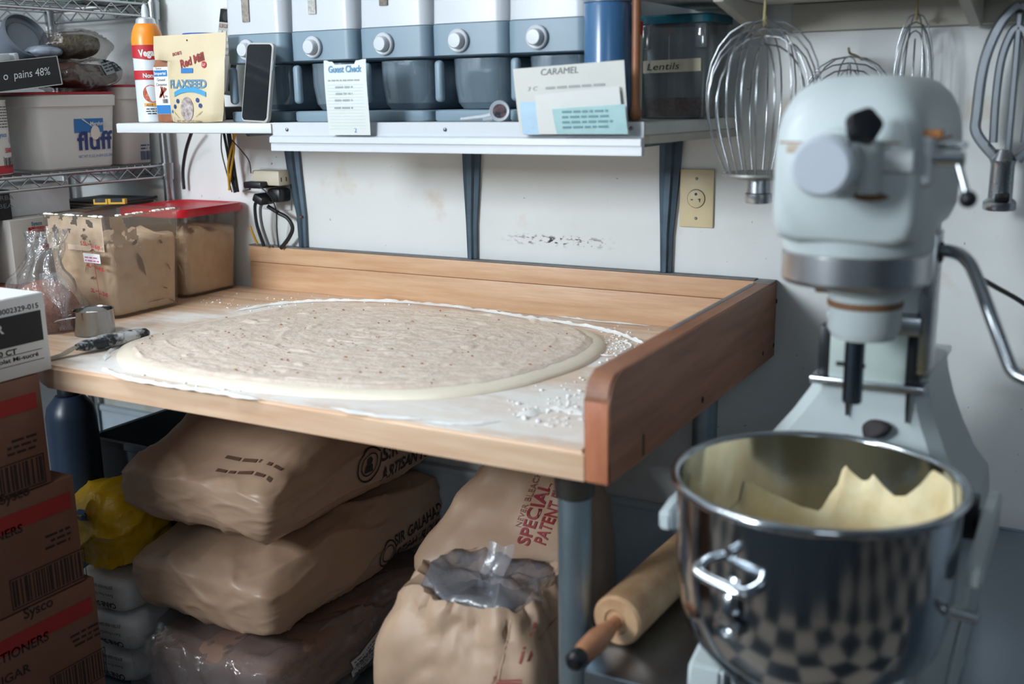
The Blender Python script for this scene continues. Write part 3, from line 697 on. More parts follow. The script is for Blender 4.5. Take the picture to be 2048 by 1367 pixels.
# ---- clear bag of brown sugar
M_bag = clear('thin_clear_bag', (240, 240, 240), gloss=.15, rough=.1, haze=.08, hazergb=(225, 225, 225), bump=.9, bscale=24)
def sugarbag():
    c = V((-1.352, -.572, TZ)); t = thing('bag_of_brown_sugar', 'twisted clear plastic bag of brown sugar behind the white box', 'sugar bag', c)
    def lump(bm, sc, hh, nse, top=None):
        n = 40; rows = []
        for j in range(15):
            f = j/14; z = hh*f; r = sc*(1-.10*(1-f)**3)*(math.cos(f*PI/2*.98)**.5)
            rows.append([(c.x+r*math.cos(a)*1.15*(1+nse*noise.noise(V((math.cos(a)*2, math.sin(a)*2, f*3)))), c.y+r*math.sin(a)*(1+nse*noise.noise(V((math.cos(a)*3, math.sin(a)*3, f*3)))), c.z+.001+z) for a in [2*PI*i/n for i in range(n)]])
        loft(bm, rows)
    bm = NB(); lump(bm, .076, .100, .10); O('brown_sugar', bm, mat('brown_sugar', (150, 92, 72), .8, var=.2, vscale=30, bump=.5, bscale=120), t, ang=180)
    bm = NB(); n = 48; rows = []
    for j in range(30):
        f = j/29
        if f < .55: g = f/.55; z = .108*g+.012*g; r = .080*(math.cos(g*PI/2*.80)**.55); cx = c.x; cy = c.y
        else: g = (f-.55)/.45; z = .12+.085*g; r = .030*(1-g)+.012+.032*max(0, g-.25)**1.3; cx = c.x+.010*g; cy = c.y+.02*g
        row = []
        for i in range(n):
            a = 2*PI*i/n; q = V((math.cos(a)*2.2, math.sin(a)*2.2, f*5)); rr = r*(1+(.10+.30*f)*noise.noise(q)+.14*f*math.sin(9*a+f*9))
            row.append((cx+rr*math.cos(a)*1.15, cy+rr*math.sin(a), c.z+.0005+z))
        rows.append(row)
    loft(bm, rows, cap1=False); O('plastic_film', bm, M_bag, t, ang=180)
    # loose tail of film folded down towards the cup
    bm = NB(); rows = []
    ax = [PX(100, 545, 'y', -.60), PX(118, 590, 'y', -.625), PX(128, 625, 'y', -.635), PX(133, 660, 'y', -.64)]
    ax[-1].z = max(ax[-1].z, TZ+.004)
    for k, p in enumerate(spline(ax, 6)):
        f = k/18; w_ = .020+.008*math.sin(f*7)-.010*f
        rows.append([bm.verts.new(p+V((.8, .6, 0))*w_*(i/7-1)+V((.35, -.5, 0))*.007*math.sin(i*1.9+f*5)) for i in range(15)])
    for a, b in zip(rows, rows[1:]):
        for i in range(14): bm.faces.new((a[i], a[i+1], b[i+1], b[i]))
    O('film_tail', bm, M_bag, t, ang=180)
sugarbag()
# ================================================================== sacks and boxes below the table
def sack(bm, c, size, p=6.0, n=26, seed=0, drop=.25, lift=.12, wr=.006, T=None, pinch=0.0, fold=1.0, wedge=0.0, crisp=0):
    """soft block: rounded box with sagging edges and paper creases; returns verts"""
    c = V(c); L = V(size)/2; off = V((seed*7.3, seed*2.9, seed*1.1)); new = {}
    def mp(u):
        x, y, z = u
        if crisp: h = (abs(x)**crisp+abs(y)**crisp)**(1/crisp); nrm = (h**p+abs(z)**p)**(1/p)
        else: nrm = (abs(x)**p+abs(y)**p+abs(z)**p)**(1/p)
        q = V((x, y, z))/nrm
        e = max(abs(q.x)**4, abs(q.y)**4, .6*(abs(q.x)**4+abs(q.y)**4))
        z2 = q.z*(1-drop*e) if q.z > 0 else q.z*(1-lift*e)
        k = 1.0
        if pinch: k = 1-pinch*max(0, abs(q.y)-.6)/.4
        P_ = V((q.x*L.x*(1-.05*e*abs(q.z)), q.y*L.y, z2*L.z*k))
        d = V((q.x/L.x, q.y/L.y, q.z/L.z)).normalized()
        w1 = noise.noise(P_*7+off); r1 = 1-abs(noise.noise(V((P_.x*9, P_.y*5, P_.z*16))+off*2)); r2 = 1-abs(noise.noise(V((P_.x*24, P_.y*15, P_.z*30))+off*3))
        cr = max(abs(q.x), abs(q.y))*max(abs(q.z), .35)
        P_ += d*(w1*wr*1.2 + (r1**6-.35)*wr*1.4*fold*(.4+cr) + (r2**7-.3)*wr*.7*fold*(.25+cr**2))
        if wedge and P_.z > -L.z*.6: g = max(0, min(1, (-q.y-.25)/.7)); P_.z -= wedge*(g*g*(3-2*g))*(P_.z+L.z*.6)/(L.z*1.6)
        return P_
    def vert(k, u):
        if k not in new: new[k] = bm.verts.new(mp(u))
        return new[k]
    for ax in range(3):
        for sg in (-1, 1):
            for i in range(n):
                for j in range(n):
                    f = []
                    for a, b in ((i, j), (i+1, j), (i+1, j+1), (i, j+1)):
                        u = [0, 0, 0]; u[ax] = sg*n; u[(ax+1) % 3] = 2*a-n; u[(ax+2) % 3] = 2*b-n
                        f.append(vert(tuple(u), [x/n for x in u]))
                    bm.faces.new(f if sg > 0 else f[::-1])
    vv = list(new.values())
    bmesh.ops.translate(bm, verts=vv, vec=c); xf(bm, vv, T)
    return vv
def bvh_of(bm): bm.normal_update(); return BVHTree.FromBMesh(bm)
M_inkbag = mat('bag_print_black', (40, 32, 30), .6)
M_inkred = mat('bag_print_red', (140, 36, 44), .6)

def flour_sack(name, label, c, size, seed, T=None, txt=None, **k):
    bm = NB(); sack(bm, c, size, seed=seed, T=T, **k); bv = bvh_of(bm)
    t = thing(name, label, 'flour sack', (c[0], c[1], c[2]-size[2]/2), 'flour sacks under the table')
    O('sack_paper', bm, M_kraft, t, ang=60)
    return t, bv
# top sack
t, bv = flour_sack('flour_sack', 'plump brown paper flour sack on top of the stack under the table', (-.925, -.315, .640), (.405, .62, .222), 1, p=6, crisp=18, drop=.22, lift=.14, wr=.006, n=44, wedge=.062)
pl = Plane(V((-.72, 0, 0)), (0, 1, 0), (0, 0, 1), bv, eps=.0022)
def yz(px, py, x): p = PX(px, py, 'x', x); return p.y, p.z
bm = NB(); a, b = yz(757, 936, -.73); textmesh(bm, pl, 'SIR GALAHAD', a, b+.016, .046, width=.30, align='LEFT', bold=.02); O('lettering', bm, M_inkbag, t); bm = NB(); a, b = yz(762, 972, -.73); textmesh(bm, pl, 'ARTISAN FLOUR', a, b+.012, .042, width=.27, align='LEFT', bold=.02)
O('lettering', bm, M_inkbag, t)
bm = NB(); a, b = yz(735, 940, -.73); b += .014; ringp(bm, pl, a, b, .036, .040); ringp(bm, pl, a, b, .024, .027); disc(bm, pl, a, b+.008, .009); polyp(bm, pl, [(a-.014, b-.018), (a+.014, b-.018), (a+.010, b), (a-.010, b)]); O('round_emblem', bm, M_inkbag, t)
plt = Plane(V((0, 0, .80)), (1, .0, 0), (0, 1, 0), bv, eps=.0022)
for px, py, px2, s in ((445, 867, 560, 'UNBLEACHED UNENRICHED'), (425, 878, 548, 'KEEP COOL AND DRY AT ALL TIMES')):
    bm = NB(); p = PX(px, py, 'z', .738); q = PX(px2, py+22, 'z', .738); smallprint(bm, Plane(V((p.x, p.y, .80)), (q.x-p.x, q.y-p.y, 0), (0, 1, 0), bv, eps=.0022), 0, 0, (q-p).length, 1, .020, len(s))
    O('lettering', bm, mat('faded_bag_print', (96, 68, 54), .7), t)
# second sack
t, bv = flour_sack('flour_sack', 'slumped brown paper flour sack second in the stack, above the plastic-wrapped bale', (-.925, -.318, .427), (.395, .63, .196), 2, p=6, crisp=16, drop=.10, lift=.22, wr=.007, n=44, wedge=.035)
pl = Plane(V((-.70, 0, 0)), (0, 1, .10), (0, -.10, 1), bv, eps=.0022)
def yzp(pl, px, py, x): p = PX(px, py, 'x', x)-pl.o; return p.dot(pl.x), p.dot(pl.u)
bm = NB(); a, b = yzp(pl, 786, 1092, -.74); textmesh(bm, pl, 'SIR GALAHAD', a, b, .040, width=.185, align='LEFT', bold=.02); O('lettering', bm, M_inkbag, t); bm = NB(); a, b = yzp(pl, 790, 1125, -.74); textmesh(bm, pl, 'ARTISAN FLOUR', a, b, .040, width=.185, align='LEFT', bold=.02); O('lettering', bm, M_inkbag, t)
bm = NB(); a, b = yzp(pl, 772, 1105, -.74); ringp(bm, pl, a, b, .028, .032); ringp(bm, pl, a, b, .018, .021); O('round_emblem', bm, M_inkbag, t)
# plastic wrapped bale
def bale():
    c = (-.905, -.33, .232); s = (.36, .64, .158)
    t = thing('wrapped_bale', 'brown paper bale wrapped in clear plastic under the two flour sacks', 'bale', (c[0], c[1], .149))
    bm = NB(); sack(bm, c, s, seed=4, p=8, drop=.12, lift=.05, wr=.006); O('paper_bale', bm, mat('dull_brown_paper', (150, 118, 102), .6, var=.1, vscale=6), t, ang=60)
    bm = NB(); sack(bm, (c[0], c[1], c[2]+.0005), (s[0]+.022, s[1]+.022, s[2]+.010), seed=9, p=7, drop=.1, lift=.05, wr=.010, fold=1.6, n=34); bv = bvh_of(bm); O('plastic_wrap', bm, clear('bale_film', (240, 238, 238), gloss=.22, rough=.16, haze=.14, hazergb=(200, 196, 198), bump=.5, bscale=16), t, ang=60)
    # film bunched at the front corner
    bm = NB(); rows = []
    for i in range(22):
        f = i/21; x = -1.08+.36*f
        rows.append([bm.verts.new(V((x+.012*noise.noise(V((f*9, j*.7, 1))), -.668-.012*math.sin(f*23+j)*.7-.010*(1-abs(j-4)/4), .158+.150*j/8+.01*noise.noise(V((f*12, j*.9, 3)))))) for j in range(9)])
    for a, b in zip(rows, rows[1:]):
        for j in range(8): bm.faces.new((a[j], b[j], b[j+1], a[j+1]))
    O('loose_film', bm, MATS['bale_film'], t, ang=180)
    pl = Plane(V((-.70, 0, 0)), (0, 1, 0), (0, 0, 1), bv, eps=.002); x = -.735
    bm = NB(); q = [PX(px, py, 'x', x) for px, py in ((682, 1318), (752, 1252), (760, 1282), (690, 1360))]
    g = [[None]*5 for _ in range(5)]
    for i in range(5):
        for j in range(5):
            p = q[0].lerp(q[1], i/4).lerp(q[3].lerp(q[2], i/4), j/4); g[i][j] = bm.verts.new(pl(p.y, p.z))
    for i in range(4):
        for j in range(4): bm.faces.new((g[i][j], g[i+1][j], g[i+1][j+1], g[i][j+1]))
    lb = O('paper_label', bm, mat('label_paper', (206, 206, 206), .7), t)
    bm = NB(); d = (q[1]-q[0]); u = (q[3]-q[0]); R = random.Random(8)
    for r in range(9):
        s0 = .06; 
        while s0 < .9:
            w_ = R.uniform(.03, .12); a_ = q[0]+d*s0+u*(.1+r*.095); b_ = q[0]+d*min(.94, s0+w_)+u*(.1+r*.095)
            bm.faces.new([bm.verts.new(pl(p.y, p.z)+V((.0008, 0, 0))) for p in (a_, b_, b_+u*.04, a_+u*.04)]); s0 += w_+.03
    O('small_print', bm, mat('grey_print', (90, 90, 96), .8), lb)
bale()

# standing sack of patent flour
def patent():
    t = thing('flour_sack', 'upright brown paper flour sack with red vertical lettering behind the open sack', 'flour sack', (-.44, -.25, .149), 'flour sacks under the table')
    bm = NB(); T = Matrix.Translation((-.395, -.250, .41)) @ Matrix.Rotation(rad(10), 4, 'Z') @ Matrix.Rotation(rad(-4), 4, 'Y')
    vv = sack(bm, (0, 0, 0), (.36, .30, .52), seed=6, p=6, crisp=9, drop=0, lift=0, wr=.007, n=30)
    for v in vv:
        f = max(0, (v.co.z-.08)/.18); f = min(1, f)
        v.co.x = v.co.x*(1-.40*f**1.3)+.05*f; v.co.y = v.co.y*(1-.65*f)+.05*f; v.co.z += .02*f*noise.noise(v.co*22)
        v.co.z = max(v.co.z, -.2605)
    xf(bm, vv, T); bv = bvh_of(bm); O('sack_paper', bm, M_kraft, t, ang=60)
    pl = Plane(V((0, -.75, 0)), V((.09, 0, 1)), V((-1, 0, .09)), bv, eps=.0025); pl.n = V((0, -1, 0))
    def loc(px, py): p = PX(px, py, 'y', -.405)-pl.o; return p.dot(pl.x), p.dot(pl.u)
    bm = NB(); a, b = loc(1030, 1112); a2, b2 = loc(1040, 1016); textmesh(bm, pl, 'SPECIAL', a, b, .036, width=abs(a2-a), align='LEFT', bold=.025); O('lettering', bm, M_inkred, t); bm = NB()
    a, b = loc(1062, 1112); a2, b2 = loc(1066, 985); textmesh(bm, pl, 'PATENT FLOUR', a, b, .036, width=abs(a2-a)*1.0, align='LEFT', bold=.025); O('lettering', bm, M_inkred, t)
    bm = NB(); a, b = loc(1005, 1080); textmesh(bm, pl, 'NEVER BLEACHED', a, b, .016, width=.105, align='LEFT'); O('lettering', bm, mat('faded_red_print', (146, 84, 74), .7), t)
patent()

# open sack in front
def opensack():
    c = V((-.278, -.585, .149)); t = thing('open_flour_sack', 'open brown paper sack with crumpled top and plastic liner beside the pipe leg', 'flour sack', c)
    bm = NB(); n = 96; rows = []; NZ = 44
    def sec(f, a):
        z = .415*f; k = 1-.20*max(0, (f-.68)/.32)**1.6-.10*max(0, .12-f)/.12
        k *= 1+.05*math.sin(f*3.0)
        ca, sa = math.cos(a), math.sin(a); p = 4.2; q = (abs(ca)**p+abs(sa)**p)**(-1/p)
        crease = (1-abs(noise.noise(V((ca*2.2, sa*2.2, f*3.2)))))**5; c2 = (1-abs(noise.noise(V((ca*6, sa*6, f*9)))))**6
        top = max(0, (f-.62)/.38)
        d = -.012*crease*(.4+top)-.010*c2*top+.010*noise.noise(V((ca*3, sa*3, f*7)))*(.3+top)
        return V((c.x+(.165*q*k+d)*ca, c.y+(.145*q*k+d)*sa, c.z+z+.018*top*noise.noise(V((ca*2.5, sa*2.5, 4)))))
    for j in range(NZ+1): rows.append([sec(j/NZ, 2*PI*i/n) for i in range(n)])
    # rolled-in mouth
    last = rows[-1]; cen = sum(last, V())/n
    for s, dz in ((.93, .012), (.84, .008), (.74, -.012), (.66, -.035)):
        rows.append([cen+(p-cen)*s*(1+.05*noise.noise(p*25))+V((0, 0, dz+.010*noise.noise(p*30+V((0, 0, s*4))))) for p in last])
    loft(bm, rows, cap1=False); bv = bvh_of(bm); O('sack_paper', bm, paper_mat('light_kraft_paper', (192, 162, 136), .5), t, ang=60)
    bm = NB(); rows = []
    for s, dz in ((.80, -.03), (.84, .004), (.80, .018), (.6, .016), (.35, .020), (.12, .012)):
        rows.append([cen+(p-cen)*s*(1+.12*noise.noise(p*16+V((s, 0, 0))))+V((.01, 0, dz+.022*noise.noise(p*14+V((0, 0, s*3))))) for p in last[::2]])
    loft(bm, rows, cap0=False); O('plastic_liner', bm, clear('liner_film', (236, 236, 240), gloss=.12, rough=.25, haze=.30, hazergb=(196, 198, 206), bump=.5, bscale=20), t, ang=180)
    bm = NB(); rows = []      # liner tongue hanging over the front
    for i in range(10):
        f = i/9; x = -.290+.050*f
        rows.append([bm.verts.new(V((x+.003*math.sin(j)+.006*j/8, -.545-.004*math.sin(f*6)-.008*j+.003*j*math.sin(f*5), .625-.010*j+.004*math.sin(f*8)))) for j in range(9)])
    for a, b in zip(rows, rows[1:]):
        for j in range(8): bm.faces.new((a[j], b[j], b[j+1], a[j+1]))
    O('liner_tongue', bm, MATS['liner_film'], t, ang=180)
    pl = Plane(V((0, -.9, 0)), (1, 0, 0), (0, 0, 1), bv, eps=.002)
    def loc(px, py): p = PX(px, py, 'y', -.735); return p.x, p.z
    bm = NB()
    a, b = loc(1060, 1300); a2, b2 = loc(1085, 1352)
    for k in range(7): patch(bm, pl, a, b-(b-b2)*k/6.2, a2, b-(b-b2)*(k+.55)/6.2)
    for px in (1018, 1030, 1042):
        a, b = loc(px, 1350); smallprint(bm, Plane(V((a, -.9, b)), (0, 0, 1), (-1, 0, 0), bv, eps=.002), 0, 0, .05, 1, .008, px)
    O('small_print', bm, mat('dull_red_print', (168, 84, 78), .7), t, kind='stuff')
    # taped seam line
    bm = NB(); a, b = loc(985, 1367); a2, b2 = loc(985, 1212); patch(bm, pl, a-.0008, b-.03, a+.0008, b2, 1, 16); O('seam', bm, mat('seam_glue', (216, 184, 152), .6), t)
opensack()

# sugar bags, yellow bag, bin, jug
M_sugar = mat('sugar_paper', (212, 210, 208), .7, var=.05, bump=.1, bscale=30)
def sugars():
    wh = ('top', 'middle', 'bottom')
    for k, (z, dx, dy) in enumerate(((.1485, .0, 0), (.231, .012, -.004), (.3135, -.006, .002))):
        c = (-1.212+dx, -.545+dy, z+.0405); t = thing('cane_sugar_bag', 'white paper cane sugar bag, %s one of the stack of three by the cartons' % wh[2-k], 'sugar bag', (c[0], c[1], z), 'small cane sugar bags')
        bm = NB(); sack(bm, c, (.175, .17, .080), seed=20+k, p=5, drop=.2, lift=.1, wr=.004, n=18); bv = bvh_of(bm); O('paper_bag', bm, M_sugar, t, ang=60)
        pl = Plane(V((c[0], -.75, c[2])), (-1, 0, -.08), (0, 0, -1), bv, eps=.0018); bm = NB()
        textmesh(bm, pl, 'CANE SUGAR', 0, .016, .018, width=.105, bold=.02); textmesh(bm, pl, 'Extra Fine Granulated', 0, -.004, .009, width=.10); textmesh(bm, pl, 'EXTRA FINE GRANULATED', 0, -.022, .009, width=.10); O('lettering', bm, M_black, t)
sugars()
def yellow():
    c = V((-1.224, -.545, .397)); t = thing('yellow_bag', 'gathered yellow plastic bag on the sugar bags beside the flour sacks', 'bag', c)
    bm = NB(); sack(bm, c+V((0, 0, .088)), (.185, .18, .176), seed=31, p=3, drop=.1, lift=.05, wr=.010, fold=1.6, n=26); bv = bvh_of(bm)
    O('film', bm, mat('yellow_plastic', (214, 170, 20), .4, var=.12, vscale=8, bump=1.0, bscale=14, stretch=(1.6, 1.6, .3)), t, ang=60)
    bm = NB(); pl = Plane(V((0, -.8, 0)), (1, 0, 0), (0, 0, 1), bv, eps=.0012); p = PX(212, 1042, 'y', -.63)
    g = Plane(V((c.x, -.8, .5)), (1, 0, .15), (-.1, 0, 1), bv, eps=.003); patch(bm, g, -.030, .020, .012, .040, 4, 3); O('blue_sticker', bm, mat('blue_sticker', (34, 84, 128), .5), t)
yellow()
bm = NB(); sqtub(bm, (-1.345, -.245, .1485), [(0, .10, .15, .03), (.004, .105, .155, .03), (.44, .118, .168, .03), (.445, .125, .175, .03), (.46, .125, .175, .03), (.46, .112, .162, .028), (.05, .10, .15, .028)]); 
O('storage_bin', bm, mat('grey_bin_plastic', (74, 82, 90), .5), label='dark grey plastic bin at the back under the table', cat='bin')
def jug():
    c = V((-1.405, -.50, .1485)); t = thing('blue_jug', 'tall dark blue plastic jug behind the cartons under the table', 'jug', c)
    bm = NB(); lathe(bm, [(0, 0), (.050, 0), (.055, .006), (.055, .54), (.050, .565), (.03, .59), (.0, .592)], c, 28); O('jug_body', bm, mat('dark_blue_plastic', (40, 54, 72), .35), t)
    bm = NB(); lathe(bm, [(.0, .592), (.024, .5925), (.024, .617), (.022, .62), (0, .62)], c, 20); O('cap', bm, M_dark, t)
jug()

# ---- cartons on the floor in front of the table
def carton(name, label, x, y0, y1, z0, z1, m, wid=.33):
    t = thing(name, label, 'carton', (x-wid/2, (y0+y1)/2, z0), 'cartons stacked at the left')
    bm = NB(); box(bm, (x-wid, y0, z0+.0005), (x, y1, z1-.0005), .0025); O('carton_box', bm, m, t)
    return t
CX = -1.05
plc = Plane((CX, 0, 0), (0, 1, 0), (0, 0, 1))
def cyz(px, py): p = PX(px, py, 'x', CX); return p.y, p.z
M_cred = mat('carton_red', (158, 40, 40), .7); M_cink = mat('carton_ink', (46, 34, 32), .75)
def carton_print(t, y1, z0, z1, band, texts, bar, ends=.0):
    bm = NB(); patch(bm, plc, y1-.40, band[0], y1-.012, band[1]); O('red_band', bm, M_cred, t)
    for s, px, py, size, w_, al in texts:
        bm = NB(); a, b = cyz(px, py); textmesh(bm, plc, s, a, b, size, width=w_, align=al, bold=.02); O('lettering', bm, M_cink, t)
    bm = NB(); barcode(bm, plc, *bar, seed=int(z0*100), border=.002); O('barcode', bm, M_cink, t)
def rightsmall(t, px, py, n, w_, m=None):
    bm = NB(); a, b = cyz(px, py); smallprint(bm, plc, a-w_, b, a, n, .011, seed=px, align='R'); O('small_print', bm, m or M_cink, t)
t = carton('sugar_carton', 'brown carton with red band directly under the white chocolate box', CX, -1.24, -.828, .702, .908, M_card)
a, b = cyz(0, 962); a2, b2 = cyz(82, 905)
carton_print(t, -.828, .702, .908, (cyz(60, 815)[1]-.003, cyz(60, 790)[1]+.004), [], (a-.1, b2-.052, a2, b2-.005)); rightsmall(t, 78, 868, 3, .07)
t = carton('sugar_carton', 'brown carton in the middle of the stack, its top showing beyond the box above', CX, -1.194, -.782, .488, .701, M_card)
a, b = cyz(25, 1180); a2, b2 = cyz(163, 1092)
carton_print(t, -.782, .488, .701, (.640, .672), [('Sysco', 0, 1010, .026, .06, 'LEFT'), ('CONFECTIONERS', 46, 1062, .022, .19, 'RIGHT')], (a, b2-.058, a2, b2-.008)); rightsmall(t, 148, 1052, 3, .07)
t = carton('sugar_carton', 'brown carton of confectioners sugar low in the stack', CX, -1.17, -.762, .244, .487, M_card)
a, b = cyz(105, 1367); a2, b2 = cyz(205, 1290)
carton_print(t, -.762, .244, .487, (.418, .450), [('Sysco', 48, 1238, .028, .062, 'LEFT'), ('CONFECTIONERS', 98, 1278, .026, .20, 'RIGHT'), ('SUGAR', 62, 1340, .024, .085, 'RIGHT')], (a, b2-.06, a2, b2-.008)); rightsmall(t, 200, 1245, 3, .07)
t = carton('sugar_carton', 'bottom brown carton standing on the floor below the sugar cartons', CX, -1.18, -.775, 0, .243, M_card)

def chocbox():
    t = thing('chocolate_box', 'white printed chocolate carton on top of the brown sugar cartons', 'box', (CX-.16, -.95, .909), 'cartons stacked at the left')
    y1 = -.800; bm = NB(); box(bm, (CX-.32, -1.16, .9095), (CX, y1, 1.050), .002); O('carton_box', bm, mat('white_card', (216, 216, 216), .65, var=.03), t)
    P = plc; k = lambda px, py: cyz(px, py)
    bm = NB(); a, zt = k(80, 619); _, zb = k(84, 679); patch(bm, P, -1.14, zb, a, zt, dz=.0002); O('black_band', bm, M_black, t)
    bm = NB(); a, b = k(76, 610); textmesh(bm, P, 'CHO-OR-8002329-015', a, b-.004, .013, width=.145, align='RIGHT', bold=.01)
    a, b = k(34, 704); textmesh(bm, P, '4000 CT', a, b-.002, .013, width=.062, align='RIGHT', bold=.03); a, b = k(77, 708); textmesh(bm, P, 'ons de Chocolat Mi-sucré', a, b-.002, .0105, width=.155, align='RIGHT', bold=.02)
    for px, py in ((88, 695), (92, 714)): a, b = k(px, py); patch(bm, P, -1.14, b-.0005, a-.004, b+.0005)
    O('lettering', bm, M_black, t)
    bm = NB(); a, b = k(5, 660); textmesh(bm, P, 'R', a+.002, b-.006, .022, width=.016, align='RIGHT', bold=.02, dz=.0006); O('lettering', bm, M_paper, t)
    bm = NB(); box(bm, (CX-.319, -1.159, 1.0502), (CX-.002, y1-.002, 1.0508)); O('top_flap', bm, mat('white_card_top', (228, 228, 228), .6), t)
chocbox()
# ================================================================== things on the wall shelf
M_clearpot = clear('clear_pot', (236, 242, 246), gloss=.16, rough=.08, haze=.30, hazergb=(150, 168, 180))
def dispenser(cx):
    W = .082; yf, yb = -.285, -.035; z = SZ+.0006
    t = thing('grain_dispenser', 'white and blue grain dispenser', 'dispenser', (cx, (yf+yb)/2, z), 'row of grain dispensers on the wall shelf')
    cy = (yf+yb)/2; hy = (yb-yf)/2
    bm = NB(); sqtub(bm, (cx, cy, z), [(0, W-.003, hy, .02), (.003, W-.001, hy+.002, .02), (.019, W-.001, hy+.002, .02), (.021, W-.004, hy, .02)]); O('base_plate', bm, M_slate, t)
    bm = NB(); box(bm, (cx-W+.002, yb-.10, z+.0215), (cx+W-.002, yb, z+.118), .004); O('back_panel', bm, mat('dark_slate_plastic', (62, 76, 88), .5), t)
    bm = NB(); sqtub(bm, (cx, cy, z), [(.1185, W-.004, hy-.006, .02), (.121, W, hy, .022), (.176, W, hy, .022), (.1775, W-.002, hy-.002, .022)]); O('slate_band', bm, M_slate, t)
    bm = NB(); sqtub(bm, (cx, cy, z), [(.178, W-.001, hy-.001, .022), (.36, W-.005, hy-.005, .022), (.40, W-.006, hy-.006, .022)]); hp = O('hopper', bm, M_whitepl, t)
    kx = cx-.016
    bm = NB(); sx0, sx1 = kx-.009, kx+.010
    g = random.Random(int(cx*1000)); box(bm, (sx0, yf-.0012, z+.202+(cx+.985)*.042), (sx1, yf+.006, z+.38), .0005); O('view_strip', bm, mat('grain_view_%d' % int(-cx*1000), ((150, 142, 132), (188, 186, 180), (132, 122, 112), (160, 160, 160), (168, 166, 162))[int((cx+1.0)/.17) % 5], .3, var=.35, vscale=160), hp)
    zk = z+.146; T = Matrix.Translation((kx, yf, zk)) @ Matrix.Rotation(PI/2, 4, 'X')
    bm = NB(); lathe(bm, [(0, .0002), (.0205, .0002), (.0215, .002), (.021, .0065), (.0195, .008), (.0165, .007), (0, .007)], seg=32, T=T); kb = O('knob_ring', bm, M_whitepl, t)
    bm = NB(); lathe(bm, [(.0150, .0072), (.0145, .017), (.0125, .0195), (0, .020)], seg=28, T=T); O('knob', bm, M_whitepl, kb)
    # clear pot with a loop handle
    px0 = cx-.060; pc = V((cx+.010, cy-.012, z+.0225)); bm = NB()
    sqtub(bm, pc, [(0, .050, .085, .03), (.012, .058, .095, .035), (.05, .062, .100, .035), (.092, .062, .100, .035), (.092, .0605, .0985, .034), (.05, .0605, .0985, .034), (.013, .0565, .0935, .034), (.002, .048, .083, .028)]); pt = O('pot', bm, M_clearpot, t, ang=30)
    bm = NB(); box(bm, (px0-.009, yf-.010, z+.036), (px0+.009, yf+.006, z+.112), .0075, seg=4); O('pot_handle', bm, M_slate, pt)
    return t
DX = (-.985, -.8105, -.637, -.4685, -.305)
DL = ('white and blue grain dispenser behind the flaxseed pouch and propped smartphone', 'white and blue grain dispenser between the smartphone and the guest check', 'white and blue grain dispenser third along, behind the guest check', 'white and blue grain dispenser behind the small dial thermometer', 'white and blue grain dispenser beside the blue bottle, behind the recipe card')
for k, x in enumerate(DX): dispenser(x)['label'] = DL[k]

def smartphone():
    b = PX(516, 244, 'z', SZ); b = V((-.948, -.335, SZ+.001)); t = thing('smartphone', 'black-screened smartphone in a pale case leaning against a dispenser', 'phone', b)
    T = Matrix.Translation(b) @ Matrix.Rotation(rad(-6), 4, 'Z') @ Matrix.Rotation(rad(-9), 4, 'X') @ Matrix.Rotation(rad(2.2), 4, 'Y')
    bm = NB(); loft(bm, [[(x, y, .0795+z) for x, z in rsq(.040-e, .0795-e, .011)] for y, e in ((-.0045, .0015), (-.003, 0), (.004, 0), (.0055, .002))], T=T); O('case', bm, mat('phone_case', (178, 176, 172), .45), t)
    bm = NB(); loft(bm, [[(x, y, .0795+z) for x, z in rsq(.0365, .076, .009)] for y in (-.0044, -.0052)], T=T); O('screen', bm, mat('phone_glass', (10, 14, 20), .08), t)
    bm = NB(); box(bm, (.0395, -.002, .105), (.0412, .002, .125), .0005, T=T); O('side_button', bm, M_slate, t)
smartphone()

